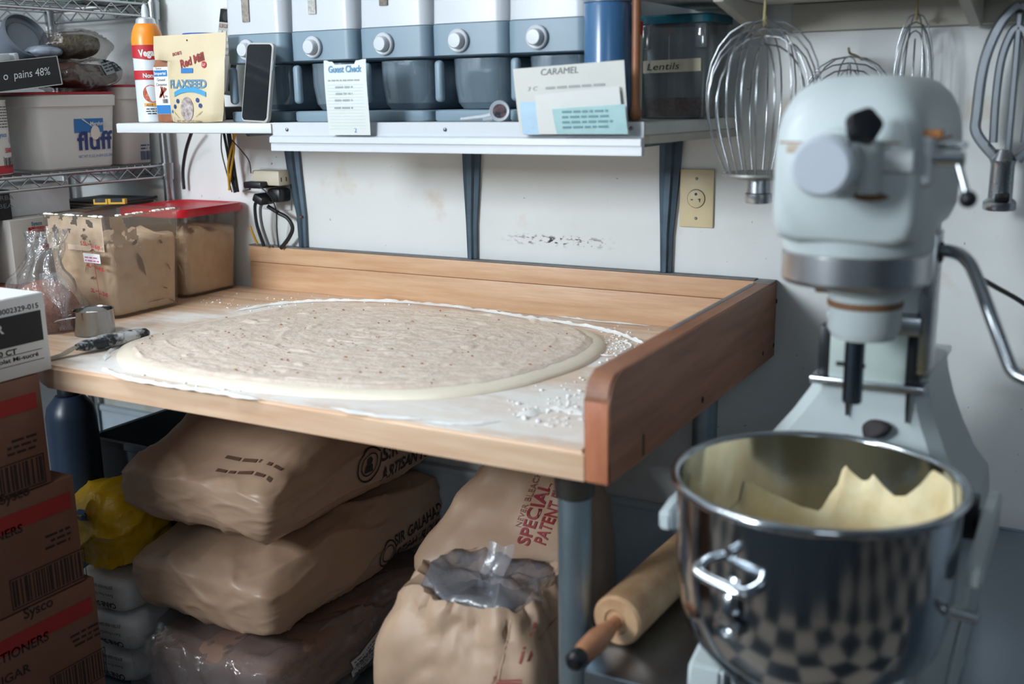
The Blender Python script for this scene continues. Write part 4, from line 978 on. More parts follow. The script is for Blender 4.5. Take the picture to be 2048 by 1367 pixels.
def flaxpouch():
    t = thing('flaxseed_pouch', 'cream stand-up pouch of flaxseed on the shelf next to the smartphone', 'pouch', (-1.13, -.315, SZ+.0005))
    y = -.33
    def at(px, py): return PX(px, py, 'y', y)
    # outline rows, bottom to top: left px, right px, py, thickness
    rows = [(344, 430, 247, .030), (338, 437, 243, .034), (334, 439, 225, .034), (330, 440, 190, .030), (327, 441, 150, .022), (326, 441, 120, .015), (301, 442, 117, .0145), (298, 443, 95, .009), (298, 444, 68, .003)]
    bm = NB(); rings = []
    for l, r_, py, th in rows:
        a = at(l, py); b = at(r_, py); z = max((a.z+b.z)/2, SZ+.0008); n = 10; ring = []
        for i in range(n+1): f = i/n; bul = (1-(2*f-1)**4); ring.append((a.x+(b.x-a.x)*f, y-th*.5*bul+.012, z))
        for i in range(n-1, 0, -1): f = i/n; bul = (1-(2*f-1)**4); ring.append((a.x+(b.x-a.x)*f, y+th*.5*bul+.012, z))
        rings.append(ring)
    loft(bm, rings); bv = bvh_of(bm); O('pouch', bm, mat('cream_pouch', (204, 188, 156), .45, var=.05, vscale=12, bump=.1, bscale=20), t, ang=60)
    o = PX(384, 160, 'y', y); pl = Plane(V((o.x, -.36, o.z)), (1, 0, -.012), (0, 0, 1), bv, eps=.0016)
    S_ = 1/2128*2.29   # metres per pixel here, along the shelf's cross direction
    def L(px, py): p = PX(px, py, 'y', y)-pl.o; return p.dot(pl.x), p.dot(pl.u)
    def T_(bm, s, px, py, px2, size, **k):
        a, b = L(px, py); a2, _ = L(px2, py); textmesh(bm, pl, s, (a+a2)/2, b, size, width=abs(a2-a), **k)
    bm = NB(); T_(bm, "BOB'S", 342, 110, 360, .009, bold=.02, angle=.15); O('lettering', bm, mat('brick_red_ink', (138, 40, 40), .6), t); bm = NB(); a, b = L(383, 122); textmesh(bm, pl, 'Red Mill', a, b-.006, .024, width=.068, bold=.03, angle=.24); O('lettering', bm, mat('brick_red_ink', (138, 40, 40), .6), t)
    bm = NB(); T_(bm, 'FLAXSEED', 338, 176, 414, .024, bold=.035); O('lettering', bm, mat('denim_ink', (92, 132, 160), .6), t)
    bm = NB(); a, b = L(373, 141); patch(bm, pl, a-.017, b-.005, a+.017, b+.005, 4, 1); O('blue_tag', bm, M_blueink, t)
    bm = NB(); c, b = L(381, 185); n = 16
    for i in range(n):
        f0 = -1+2*i/n; f1 = -1+2*(i+1)/n; h = lambda f: b+.006-.010*f*f
        polyp(bm, pl, [(c+.046*f0, h(f0)-.005), (c+.046*f1, h(f1)-.005), (c+.046*f1, h(f1)+.005), (c+.046*f0, h(f0)+.005)])
    O('blue_ribbon', bm, mat('sky_ribbon', (60, 146, 190), .6), t)
    bm = NB(); a, b = L(378, 218); disc(bm, pl, a, b, .0185, 32, ry=.025); O('seed_window', bm, mat('flax_window', (190, 180, 178), .2, rgb2=(130, 116, 112), vscale=120), t)
    bm = NB()
    for px, py in ((352, 213), (358, 202), (398, 200), (404, 211)): a, b = L(px, py); disc(bm, pl, a, b, .0048, 12)
    O('flower_print', bm, M_navy, t, kind='stuff')
    bm = NB()
    for px, py, px2, py2 in ((352, 226, 362, 236), (405, 224, 396, 234), (349, 222, 356, 230), (408, 222, 402, 230)):
        a, b = L(px, py); a2, b2 = L(px2, py2); polyp(bm, pl, [(a, b), (a+.0012, b), (a2+.0012, b2), (a2, b2)])
    O('leaf_print', bm, mat('olive_print', (110, 110, 70), .7), t, kind='stuff')
    bm = NB(); a, b = L(406, 129); disc(bm, pl, a, b, .0068, 18); sl = O('red_seal', bm, M_red, t)
    bm = NB(); textmesh(bm, pl, 'GLP', a, b-.0025, .007, width=.009, dz=.0005); O('lettering', bm, M_paper, sl)
    bm = NB(); T_(bm, 'NET WT 13 OZ (368g)', 357, 244, 408, .0065); O('lettering', bm, mat('brown_ink', (96, 80, 64), .7), t)
    bm = NB(); a, b = L(368, 80); disc(bm, pl, a, b, .0018, 10); O('hang_hole', bm, M_black, t)
    bm = NB(); a, b = L(346, 222); patch(bm, pl, a-.006, b-.004, a, b+.002); O('blue_mark', bm, M_blueink, t)
flaxpouch()

def spraycan():
    c = V((-1.302, -.275, SZ+.0006)); r = .0335; t = thing('cooking_spray_can', 'tall cooking spray can with orange shoulder and red label on the shelf end', 'spray can', c)
    bm = NB(); lathe(bm, [(0, 0), (r-.002, 0), (r, .002), (r, .150)], c, 36); bd = O('can_body', bm, mat('pale_can', (206, 216, 222), .35), t)
    bm = NB(); lathe(bm, [(r, .150), (r+.0005, .178), (r-.002, .192), (.026, .207), (.022, .212)], c, 36); O('orange_shoulder', bm, mat('orange_print', (240, 140, 36), .35), t)
    bm = NB(); lathe(bm, [(.022, .212), (.020, .222), (.014, .226), (0, .226)], c, 28); O('dome', bm, mat('dome_metal', (206, 210, 212), .3, metal=.6), t)
    bm = NB(); lathe(bm, [(0, .2262), (.0085, .2262), (.0085, .238), (.006, .250), (.002, .254), (0, .254)], c, 16, sy=.8); O('spray_nozzle', bm, M_whitepl, t)
    a0 = math.atan2(CAM.y-c.y, CAM.x-c.x); R1 = r+.0006
    def band(z0, z1, h, m, nm, dr=0, skew=0):
        bm = NB(); n = 24; A = []; B = []
        for i in range(n+1): a = a0-h+2*h*i/n; A.append(bm.verts.new(c+V(((R1+dr)*math.cos(a), (R1+dr)*math.sin(a), z0-skew*abs(i/n-.5)*-1)))); B.append(bm.verts.new(c+V(((R1+dr)*math.cos(a), (R1+dr)*math.sin(a), z1))))
        for i in range(n): bm.faces.new((A[i], A[i+1], B[i+1], B[i]))
        return O(nm, bm, m, t)
    band(.134, .166, 1.5, M_red, 'red_label', skew=.012); band(.092, .112, 1.5, M_red, 'red_stripe')
    class Cyl:
        def __init__(s, zc, e): s.zc = zc; s.e = e; s.n = V((0, 0, 0))
        def __call__(s, a, b): th = a0+.1+a/r; return c+V(((R1+s.e)*math.cos(th), (R1+s.e)*math.sin(th), s.zc+b))
    bm = NB(); textmesh(bm, Cyl(.143, .0006), 'Vegalene', .006, 0, .020, width=.062, bold=.04, angle=.05); textmesh(bm, Cyl(.0965, .0006), 'Non-Stick', .006, 0, .013, width=.05, bold=.03); O('lettering', bm, M_paper, t)
    bm = NB(); disc(bm, Cyl(.062, .0003), -.004, 0, .019, 24); O('dish_picture', bm, mat('dish_print', (222, 150, 120), .5, rgb2=(178, 60, 46), vscale=110), t)
    bm = NB(); patch(bm, Cyl(.038, .0003), -.022, -.003, .004, .004, 5, 1); O('gold_label', bm, mat('gold_print', (210, 150, 60), .5), t)
    bm = NB(); textmesh(bm, Cyl(.0355, .0007), 'ALLE', -.010, 0, .006, width=.014); smallprint(bm, Cyl(.028, .0004), -.02, 0, .015, 3, .005, 3, 'R'); O('small_print', bm, M_black, t)
spraycan()

def cinnamon():
    c = V((-1.238, -.282, SZ+.0006)); hx, hy, H = .0255, .022, .140; t = thing('cinnamon_shaker', 'rectangular ground cinnamon shaker with white label next to the spray can', 'spice jar', c)
    bm = NB(); sqtub(bm, c, [(0, hx-.003, hy-.003, .008), (.004, hx, hy, .008), (H-.02, hx, hy, .008), (H-.008, hx-.004, hy-.004, .008), (H, .018, .018, .012)]); O('jar', bm, mat('cinnamon_powder', (150, 98, 70), .4, var=.15, vscale=40), t)
    bm = NB(); lathe(bm, [(0, H), (.0195, H), (.0195, H+.012), (.018, H+.014), (0, H+.014)], c, 22); O('cap', bm, mat('brown_cap', (140, 92, 66), .5), t)
    pl = Plane(c+V((0, -hy, 0)), (1, 0, 0), (0, 0, 1), eps=.0007); bm = NB(); patch(bm, pl, -hx+.004, .018, hx-.003, .118); lb = O('paper_label', bm, M_paper, t)
    for q in ((-hx+.005, .098, hx-.006, .111), (-hx+.005, .0185, hx-.003, .037)): bm = NB(); patch(bm, pl, *q, dz=.0004); O('blue_panel', bm, M_blueink, lb)
    bm = NB(); textmesh(bm, pl, 'Imperial', -.001, .1015, .009, width=.034, dz=.001, bold=.02); O('lettering', bm, M_paper, lb)
    bm = NB(); textmesh(bm, pl, 'Sysco', -.005, .113, .006, width=.017, dz=.0005); textmesh(bm, pl, 'Ground', 0, .088, .0085, width=.024, dz=.0005); textmesh(bm, pl, 'Cinnamon', 0, .078, .0085, width=.032, dz=.0005); barcode(bm, pl, 0, .041, .016, .050, 5, dz=.0005); textmesh(bm, pl, '18oz', .012, .054, .006, width=.008, dz=.0005); O('lettering', bm, M_black, lb)
    bm = NB()
    for a, dx in ((.5, -.003), (.62, .002), (.9, .004), (-.3, .001)): patch(bm, Plane(c+V((dx, -hy, .064)), (math.sin(a), 0, math.cos(a)), (-math.cos(a), 0, math.sin(a)), eps=.0012), -.013, -.002, .013, .002)
    O('cinnamon_sticks_print', bm, mat('cinnamon_print', (150, 64, 40), .6), lb)
cinnamon()
def bluejar():
    c = V((-1.228, -.185, SZ+.0006)); t = thing('jar_with_blue_lid', 'jar with a wide blue lid behind the flaxseed pouch', 'jar', c)
    bm = NB(); lathe(bm, [(0, 0), (.038, 0), (.040, .003), (.040, .172), (.037, .178), (0, .178)], c, 30); O('jar', bm, mat('beige_jar', (196, 188, 176), .4), t)
    bm = NB(); lathe(bm, [(.0405, .172), (.042, .173), (.042, .189), (.040, .192), (0, .192)], c, 34); O('lid', bm, mat('royal_blue_lid', (20, 74, 160), .4), t)
bluejar()

def cordless():
    b = V((-1.30, -.075, SZ+.0006)); t = thing('cordless_handset', 'silver cordless telephone handset standing at the back of the shelf', 'phone', b)
    T = Matrix.Translation(b) @ Matrix.Rotation(rad(-8), 4, 'X') @ Matrix.Rotation(rad(7), 4, 'Y')
    bm = NB(); loft(bm, [[(x*k, y, .16+z) for x, z in rsq(.024, .10, .012)] for y, k in ((-.012, .94), (-.009, 1), (.010, 1), (.014, .9))], T=T); O('handset', bm, mat('silver_plastic', (180, 178, 172), .35), t)
    bm = NB(); box(bm, (-.0225, -.0128, .226), (.0225, -.010, .257), .001, T=T); O('display', bm, M_dark, t)
    bm = NB(); cyl(bm, T @ V((0, -.0115, .240)), T @ V((0, -.0150, .240)), .011, 20); O('navigation_key', bm, mat('dark_key', (40, 44, 50), .4), t)
    for r in range(5):
        for k in range(3):
            bm = NB(); x = -.014+.014*k; z = .218-.0155*r; box(bm, (x-.0055, -.0145, z-.0045), (x+.0055, -.0118, z+.0045), .001, T=T); O('key', bm, mat('pale_key', (206, 206, 202), .4) if r else mat('tinted_key', (150, 130, 126), .4), t)
    bm = NB(); box(bm, (-.04, -.04, 0), (.04, .05, .03), .006, T=Matrix.Translation(b+V((0, -.005, 0)))); O('cradle', bm, M_dark, t)
    bm = NB(); box(bm, (.0242, -.006, .07), (.0275, .010, .25), .001, T=T); O('side_trim', bm, M_dark, t)
cordless()

# ---- papers held in the order rail
def guestcheck():
    y = -.3725; w0 = PX(660, 270, 'y', y); t = thing('guest_check', 'narrow guest check slip hanging from the white shelf rail', 'paper slip', (-.69, y, 1.309))
    bm = NB(); L = PX(658, 270, 'y', y).x; R_ = PX(741, 270, 'y', y).x; zb, zt = 1.309, 1.446; nx, nz = 16, 20; g = []
    rr = random.Random(2); torn = [0]*(nx+1)
    for i in range(nx+1): torn[i] = (-.008 if 4 <= i <= 11 else 0)+rr.uniform(-.0015, .0015)
    for j in range(nz+1):
        f = j/nz; g.append([bm.verts.new(V((L+(R_-L)*i/nx+.004*math.sin(f*3)*(1-f), y-.004*math.sin(f*PI)-.004*f+.003*math.sin(i/nx*PI)*f, zb+(zt-zb)*f+torn[i]*(f if j == nz else 0)))) for i in range(nx+1)])
    for j in range(nz):
        for i in range(nx): bm.faces.new((g[j][i], g[j][i+1], g[j+1][i+1], g[j+1][i]))
    bv = bvh_of(bm); r = bmesh.ops.solidify(bm, geom=bm.faces[:], thickness=.0003); O('slip', bm, mat('check_paper', (208, 213, 210), .8, var=.03), t, ang=60)
    c = (L+R_)/2; pl = Plane(V((c, -.4, 0)), (1, 0, 0), (0, 0, 1), bv, eps=.0008)
    bm = NB(); textmesh(bm, pl, 'Guest Check', c*0, 1.425, .017, width=.078, bold=.03)
    O('heading', bm, mat('check_blue', (92, 140, 176), .7), t)
    bm = NB()
    for k in range(15): patch(bm, pl, -.042, 1.402-k*.0058, .042, 1.4024-k*.0058, 8, 1)
    O('ruled_lines', bm, mat('pale_rule', (176, 196, 206), .8), t, kind='stuff')
    bm = NB(); smallprint(bm, pl, -.040, 1.409, .038, 1, .006, 4)
    for k, z in enumerate((1.396, 1.384, 1.372, 1.358)): smallprint(bm, pl, -.03, z, .022, 1, .008, 11+k, 'R')
    O('pencil_writing', bm, mat('pencil', (150, 158, 160), .8), t)
    bm = NB(); textmesh(bm, pl, '2', .016, 1.314, .012); O('check_number', bm, mat('check_blue', (92, 140, 176), .7), t)
guestcheck()
def paper(name, label, pxs, y, m, bow=.003, n=10):
    q = [PX(*p, 'y', y) for p in pxs]; bm = NB(); g = []     # corners: bottom left, bottom right, top right, top left
    for j in range(n+1):
        f = j/n; g.append([bm.verts.new(q[0].lerp(q[1], i/n).lerp(q[3].lerp(q[2], i/n), f)+V((0, -bow*math.sin(f*PI)*.5-.004*f, 0))) for i in range(n+1)])
    for j in range(n):
        for i in range(n): bm.faces.new((g[j][i], g[j][i+1], g[j+1][i+1], g[j+1][i]))
    bv = bvh_of(bm); bmesh.ops.solidify(bm, geom=bm.faces[:], thickness=.0003)
    t = thing(name, label, 'paper note', (q[0].x, y, min(q[0].z, q[1].z)), 'notes in the shelf rail'); O('sheet', bm, m, t, ang=60); return t, bv
M_note = mat('note_card', (206, 206, 200), .8, var=.04)
t, bv = paper('recipe_card', 'large white recipe card headed caramel in the shelf rail', [(1041, 270), (1258, 268), (1250, 120), (1028, 138)], -.3735, M_note)
pl = Plane(V((0, -.42, 0)), (1, 0, .04), (0, 0, 1), bv, eps=.0008)
def LP(px, py, y=-.376): p = PX(px, py, 'y', y)-pl.o; return p.dot(pl.x), p.dot(pl.u)
bm = NB(); a, b = LP(1120, 148); textmesh(bm, pl, 'CARAMEL', a, b, .015, width=.07, shear=.15); O('heading', bm, mat('marker', (120, 128, 132), .8), t)
bm = NB(); a, b = LP(1056, 182); textmesh(bm, pl, '3 C', a, b, .010, width=.02, align='LEFT', shear=.2); smallprint(bm, pl, a+.035, b+.001, a+.16, 1, .009, 5); O('handwriting', bm, mat('faint_pen', (160, 164, 166), .8), t)
t, bv = paper('paper_note', 'white paper strip on the caramel card above the teal note', [(1078, 268), (1250, 268), (1240, 172), (1072, 190)], -.3795, mat('note_white', (212, 213, 210), .8))
t, bv = paper('paper_note', 'small light blue note at the left of the caramel card', [(1046, 269), (1080, 269), (1076, 203), (1042, 204)], -.3775, mat('note_blue', (176, 204, 224), .8, var=.06, vscale=60))
t, bv = paper('paper_note', 'teal green note with handwriting on the caramel card', [(1114, 268), (1256, 268), (1252, 208), (1106, 218)], -.3855, mat('note_teal', (164, 198, 200), .8, var=.06, vscale=40))
pl = Plane(V((0, -.43, 0)), (1, 0, .02), (0, 0, 1), bv, eps=.0008)
bm = NB(); a, b = LP(1125, 226, -.388); smallprint(bm, pl, a, b, a+.10, 4, .0085, 6); O('handwriting', bm, mat('teal_pen', (108, 144, 152), .8), t)

def thermometer():
    c = V((-.353, -.318, SZ)); p = PX(1000, 224, 'y', -.335); t = thing('dial_thermometer', 'small grey dial thermometer lying on the shelf before a dispenser', 'thermometer', (p.x, -.335, SZ+.0005))
    d = V((.35, -1, .1)).normalized(); q = d.to_track_quat('Z', 'Y').to_matrix().to_4x4(); T = Matrix.Translation(V((p.x, -.335, SZ+.0195))) @ q
    bm = NB(); lathe(bm, [(0, -.012), (.014, -.012), (.018, -.004), (.0188, .003), (.0175, .005), (.0145, .004), (0, .004)], seg=30, T=T); O('dial_case', bm, mat('grey_dial_plastic', (168, 176, 184), .4), t)
    bm = NB(); lathe(bm, [(0, .0046), (.0125, .0046), (.0125, .0042)], seg=26, T=T); O('dial_face', bm, mat('dial_face', (120, 96, 96), .15, rgb2=(40, 50, 60), vscale=90), t)
    e = PX(922, 240, 'y', -.345); e.z = SZ+.006
    bm = NB(); tube(bm, [V((p.x-.012, -.334, SZ+.014)), V((p.x-.03, -.337, SZ+.010)), e], [.0055, .005, .0035], 12); sl = O('sleeve', bm, MATS['grey_dial_plastic'], t)
    bm = NB(); f = PX(968, 242, 'y', -.342); tube(bm, [V((p.x-.014, -.338, SZ+.006)), V((f.x, -.345, SZ+.0045))], .004, 10); O('pocket_clip', bm, MATS['grey_dial_plastic'], t)
thermometer()

def bluebottle():
    c = PX(1216, 100, 'y', -.300); c.z = SZ+.0006; t = thing('blue_bottle', 'translucent blue bottle with a grey lid at the shelf end', 'bottle', c); r = .0405
    bm = NB(); lathe(bm, [(0, 0), (r-.004, 0), (r, .004), (r, .190), (r-.002, .196), (0, .196)], c, 36); O('bottle', bm, mat('blue_liquid_bottle', (62, 102, 142), .22), t)
    bm = NB(); lathe(bm, [(0, .1965), (r+.001, .1965), (r+.001, .214), (r-.004, .222), (.02, .226), (.018, .25), (0, .252)], c, 32); O('lid', bm, mat('grey_lid', (110, 122, 138), .35), t)
bluebottle()
def thinbox():
    a = PX(1243, 120, 'y', -.27); t = thing('seasoning_box', 'narrow red and cream box wedged between blue bottle and wooden dowel', 'box', (a.x+.014, -.26, SZ+.0006))
    x0, x1 = a.x, a.x+.022; bm = NB(); box(bm, (x0, -.268, SZ+.001), (x1, -.228, SZ+.168), .001); O('carton', bm, mat('cream_box', (214, 206, 190), .6), t)
    bm = NB(); box(bm, (x0-.0004, -.2686, SZ+.145), (x1+.0004, -.2276, SZ+.1684), .001); O('red_top', bm, mat('bright_red_card', (206, 36, 36), .55), t)
    pl = Plane(V((x0, -.268, SZ)), (1, 0, 0), (0, 0, 1), eps=.0006); bm = NB(); patch(bm, pl, .000, .09, .005, .145); O('red_stripe', bm, M_red, t)
    bm = NB(); smallprint(bm, Plane(V((x0+.015, -.268, SZ+.03)), (0, 0, 1), (-1, 0, 0), eps=.0006), 0, 0, .055, 1, .010, 3); O('lettering', bm, M_black, t)
    bm = NB(); disc(bm, pl, .013, .115, .006, 12); O('yellow_crest', bm, mat('crest_yellow', (214, 176, 70), .6), t)
thinbox()
def dowel():
    p = PX(1270, 225, 'y', -.30); x, y = p.x+.001, -.300; t = thing('wooden_dowel', 'brown wooden stick with a ball end standing against the lentil container', 'wooden stick', (x, y, SZ+.0006))
    bm = NB(); lathe(bm, [(0, .001), (.006, .002), (.0105, .008), (.0110, .014), (.009, .021), (.0072, .026), (.0072, .26), (0, .262)], (x, y, SZ), 20); O('stick', bm, wood('dowel_wood', (164, 110, 74), (132, 80, 50), (14, 14, 1.5)), t)
dowel()
def lentils():
    yf = -.168; x0 = PX(1279, 228, 'y', yf).x; x1 = PX(1414, 228, 'y', yf).x; hx = (x1-x0)/2; cx = (x0+x1)/2; hy = .060; cy = yf+hy; H = .172
    t = thing('lentil_container', 'clear square container of brown lentils with a teal lid', 'food container', (cx, cy, SZ))
    z = SZ+.0006; bm = NB()
    sqtub(bm, (cx, cy, z), [(0, hx-.006, hy-.006, .012), (.003, hx-.004, hy-.004, .014), (H-.04, hx, hy, .015), (H, hx+.001, hy+.001, .015), (H, hx-.002, hy-.002, .013), (H-.04, hx-.003, hy-.003, .013), (.004, hx-.007, hy-.007, .011)]); bv = bvh_of(bm); O('tub_body', bm, clear('smoky_clear', (240, 242, 242), gloss=.12, rough=.1, haze=.22, hazergb=(140, 146, 148)), t, ang=30)
    bm = NB(); vv = sqtub(bm, (cx, cy, z), [(.005, hx-.009, hy-.009, .011), (.030, hx-.0075, hy-.0075, .011), (.037, hx-.0085, hy-.0085, .011), (.037, hx*.6, hy*.6, .01)]); O('lentils', bm, mat('lentils', (176, 112, 88), .5, rgb2=(104, 60, 48), vscale=150, bump=.8, bscale=160), t, kind='stuff')
    bm = NB(); sqtub(bm, (cx, cy, z), [(H-.006, hx+.003, hy+.003, .017), (H-.006, hx+.006, hy+.006, .018), (H+.006, hx+.007, hy+.007, .018), (H+.009, hx+.004, hy+.004, .017), (H+.0095, hx-.01, hy-.01, .012)], cap0=False); O('lid', bm, mat('teal_lid', (0, 88, 104), .4), t)
    for sx in (-1, 1):
        bm = NB(); box(bm, (cx+sx*(hx-.012)-.010, yf-.012, z+H-.05), (cx+sx*(hx-.012)+.010, yf-.0005, z+H-.008), .003); O('grip_tab', bm, MATS['smoky_clear'], t)
    pl = Plane(V((cx, yf, z)), (1, 0, .02), (0, 0, 1), bv, eps=.0008); bm = NB(); patch(bm, pl, -hx+.004, .082, hx-.012, .104, 6, 1); tp = O('tape_label', bm, mat('masking_tape', (206, 196, 172), .75), t)
    bm = NB(); textmesh(bm, pl, 'Lentils', -.018, .087, .017, width=.062, dz=.0008, shear=.2); O('handwriting', bm, M_black, tp)
lentils()
# ================================================================== outlets, plugs, cords
M_cream = mat('cream_plate', (214, 198, 160), .4, var=.06, vscale=18)
def plate():
    x0, z0 = -.1527, 1.1166; t = thing('wall_outlet', 'cream wall outlet with one round socket under the shelf', 'outlet', (x0+.035, 0, z0))
    bm = NB(); box(bm, (x0, -.0065, z0), (x0+.070, -.0005, z0+.114), .0025); O('cover_plate', bm, M_cream, t)
    T = Matrix.Translation((x0+.035, -.0065, z0+.057)) @ Matrix.Rotation(PI/2, 4, 'X')
    bm = NB(); lathe(bm, [(.0175, .0002), (.0175, .0022), (.016, .003), (0, .003)], seg=30, T=T); s = O('socket_face', bm, M_cream, t)
    bm = NB(); lathe(bm, [(.0175, .0004), (.0186, .0004), (.0186, .0009), (.0175, .0009)], seg=30, T=T); O('socket_ring', bm, mat('plate_gap', (84, 70, 50), .7), s)
    for dx, dz, w, h in ((-.008, -.002, .0045, .0018), (.008, -.003, .0018, .007), (.0072, -.001, .005, .0016)):
        bm = NB(); box(bm, (x0+.035+dx-w/2, -.0103, z0+.057+dz-h/2), (x0+.035+dx+w/2, -.0094, z0+.057+dz+h/2)); O('slot', bm, M_dark, s)
    bm = NB(); lathe(bm, [(0, .0037), (.0028, .0037), (.0028, .003)], seg=12, T=Matrix.Translation((x0+.035, -.0065, z0+.066)) @ Matrix.Rotation(PI/2, 4, 'X')); O('ground_hole', bm, M_dark, s)
    for dz in (.018, .096):
        bm = NB(); lathe(bm, [(0, .0012), (.002, .0012), (.003, .0004), (.003, 0)], seg=12, T=Matrix.Translation((x0+.035, -.0065, z0+dz)) @ Matrix.Rotation(PI/2, 4, 'X')); O('screw', bm, M_screw, t)
plate()
def W(px, py, y): return PX(px, py, 'y', y)
def leftoutlet():
    t = thing('wall_outlet', 'white outlet plate crowded with plugs behind the red-lidded tub', 'outlet', (-1.19, 0, 1.10))
    a = W(540, 418, 0); b = W(580, 345, 0); bm = NB(); box(bm, (a.x-.02, -.006, a.z), (b.x, -.0005, b.z+.01), .002); O('cover_plate', bm, M_white, t)
    return t
leftoutlet()
def adapter():
    a = W(505, 365, -.03); b = W(568, 342, -.03); t = thing('outlet_adapter', 'beige multi-socket adapter plugged in above the black plugs', 'adapter', ((a.x+b.x)/2, -.03, a.z))
    bm = NB(); box(bm, (a.x+.02, -.055, a.z-.004), (b.x+.004, -.0068, b.z+.002), .005); O('adapter_body', bm, mat('beige_plastic', (206, 198, 178), .45), t)
    for k in range(2):
        bm = NB(); x = b.x+.0042; box(bm, (x-.001, -.048+k*.018, a.z+.006), (x+.0004, -.045+k*.018, a.z+.016)); O('slot', bm, M_dark, t)
adapter()
def plug(name, label, c, s, T=None):
    t = thing(name, label, 'plug', c); bm = NB(); box(bm, V(c)-V(s)/2, V(c)+V(s)/2, min(s)*.22, T=T); O('plug_body', bm, M_dark, t); return t
p1 = W(520, 365, -.05); plug('power_plug', 'flat black plug beneath the beige adapter', (p1.x, -.045, p1.z-.004), (.055, .07, .016))
p2 = W(556, 390, -.035); plug('power_brick', 'hexagonal black charger plug in the left wall outlet', (p2.x, -.031, p2.z), (.040, .045, .034))
p3 = W(522, 398, -.07); plug('power_plug', 'lower black plug with ribbed cord collar by the red lid', (p3.x, -.06, p3.z), (.03, .05, .02), T=rot('Y', 25, (p3.x, -.06, p3.z)))
def cord(label, pxs, r, m, name='extension_cord'):
    bm = NB(); tube(bm, spline([W(x, y, d) for x, y, d in pxs], 8), r, 8)
    O(name, bm, m, label=label, cat='cord', group='cords behind the tubs', ang=60)
M_cord = mat('black_cord', (28, 30, 34), .45); M_ycord = mat('yellow_cord', (196, 146, 30), .45); M_gcord = mat('grey_cord', (88, 92, 96), .4)
cord('thick black cord curving down left beside the wire rack post', [(384, 262, -.05), (372, 300, -.03), (366, 340, -.02), (368, 378, -.018)], .0045, M_cord)
cord('black cord dropping from the shelf beside the yellow cords', [(447, 262, -.06), (456, 310, -.05), (462, 350, -.04), (470, 385, -.035)], .0035, M_cord)
cord('thin black cord hanging left of the yellow cords', [(443, 262, -.07), (443, 300, -.065), (452, 340, -.055), (464, 384, -.05)], .0015, M_cord)
cord('yellow cord crossing from shelf down to the red lid', [(472, 264, -.08), (462, 300, -.075), (456, 335, -.07), (459, 380, -.065)], .0026, M_ycord)
cord('second yellow cord twisting behind the first', [(466, 264, -.055), (468, 300, -.055), (462, 340, -.05), (458, 380, -.045)], .0026, M_ycord)
cord('thick black cord straight down behind the yellow cords', [(457, 262, -.035), (462, 300, -.03), (468, 345, -.03), (474, 384, -.03)], .006, M_cord)
cord('thin black cord looping from shelf to the beige adapter', [(462, 278, -.085), (482, 300, -.08), (498, 322, -.07), (502, 346, -.06)], .0014, M_cord)
bm = NB(); _z = TZ+.212+.0065; tube(bm, spline([PX(298, 396, 'z', _z), PX(330, 389, 'z', _z), PX(380, 392, 'z', _z), PX(412, 394, 'z', _z), PX(462, 388, 'z', _z), W(500, 378, -.08)], 8), .0024, 8)
O('extension_cord', bm, M_cord, label='black cord lying across the red lid into the plug', cat='cord', group='cords behind the tubs', ang=60)
cord('thick black cord looping right from the plugs down behind the back board', [(535, 412, -.05), (556, 425, -.04), (575, 436, -.035), (585, 455, -.032), (578, 475, -.03), (562, 496, -.028)], .005, M_cord)
cord('black cord curling down from the lower plug', [(517, 400, -.07), (510, 412, -.06), (514, 450, -.05), (528, 492, -.04)], .0042, M_cord)
cord('grey-edged black cord beside it going behind the back board', [(530, 404, -.06), (521, 415, -.055), (524, 450, -.045), (538, 492, -.035)], .0038, M_gcord)
cord('thin black cord running down from the charger plug', [(516, 370, -.08), (540, 392, -.075), (552, 420, -.05), (554, 460, -.035), (557, 494, -.03)], .0016, M_cord)
cord('yellow cord end at the corner of the back board', [(500, 452, -.03), (506, 468, -.03), (515, 488, -.028)], .003, M_ycord)
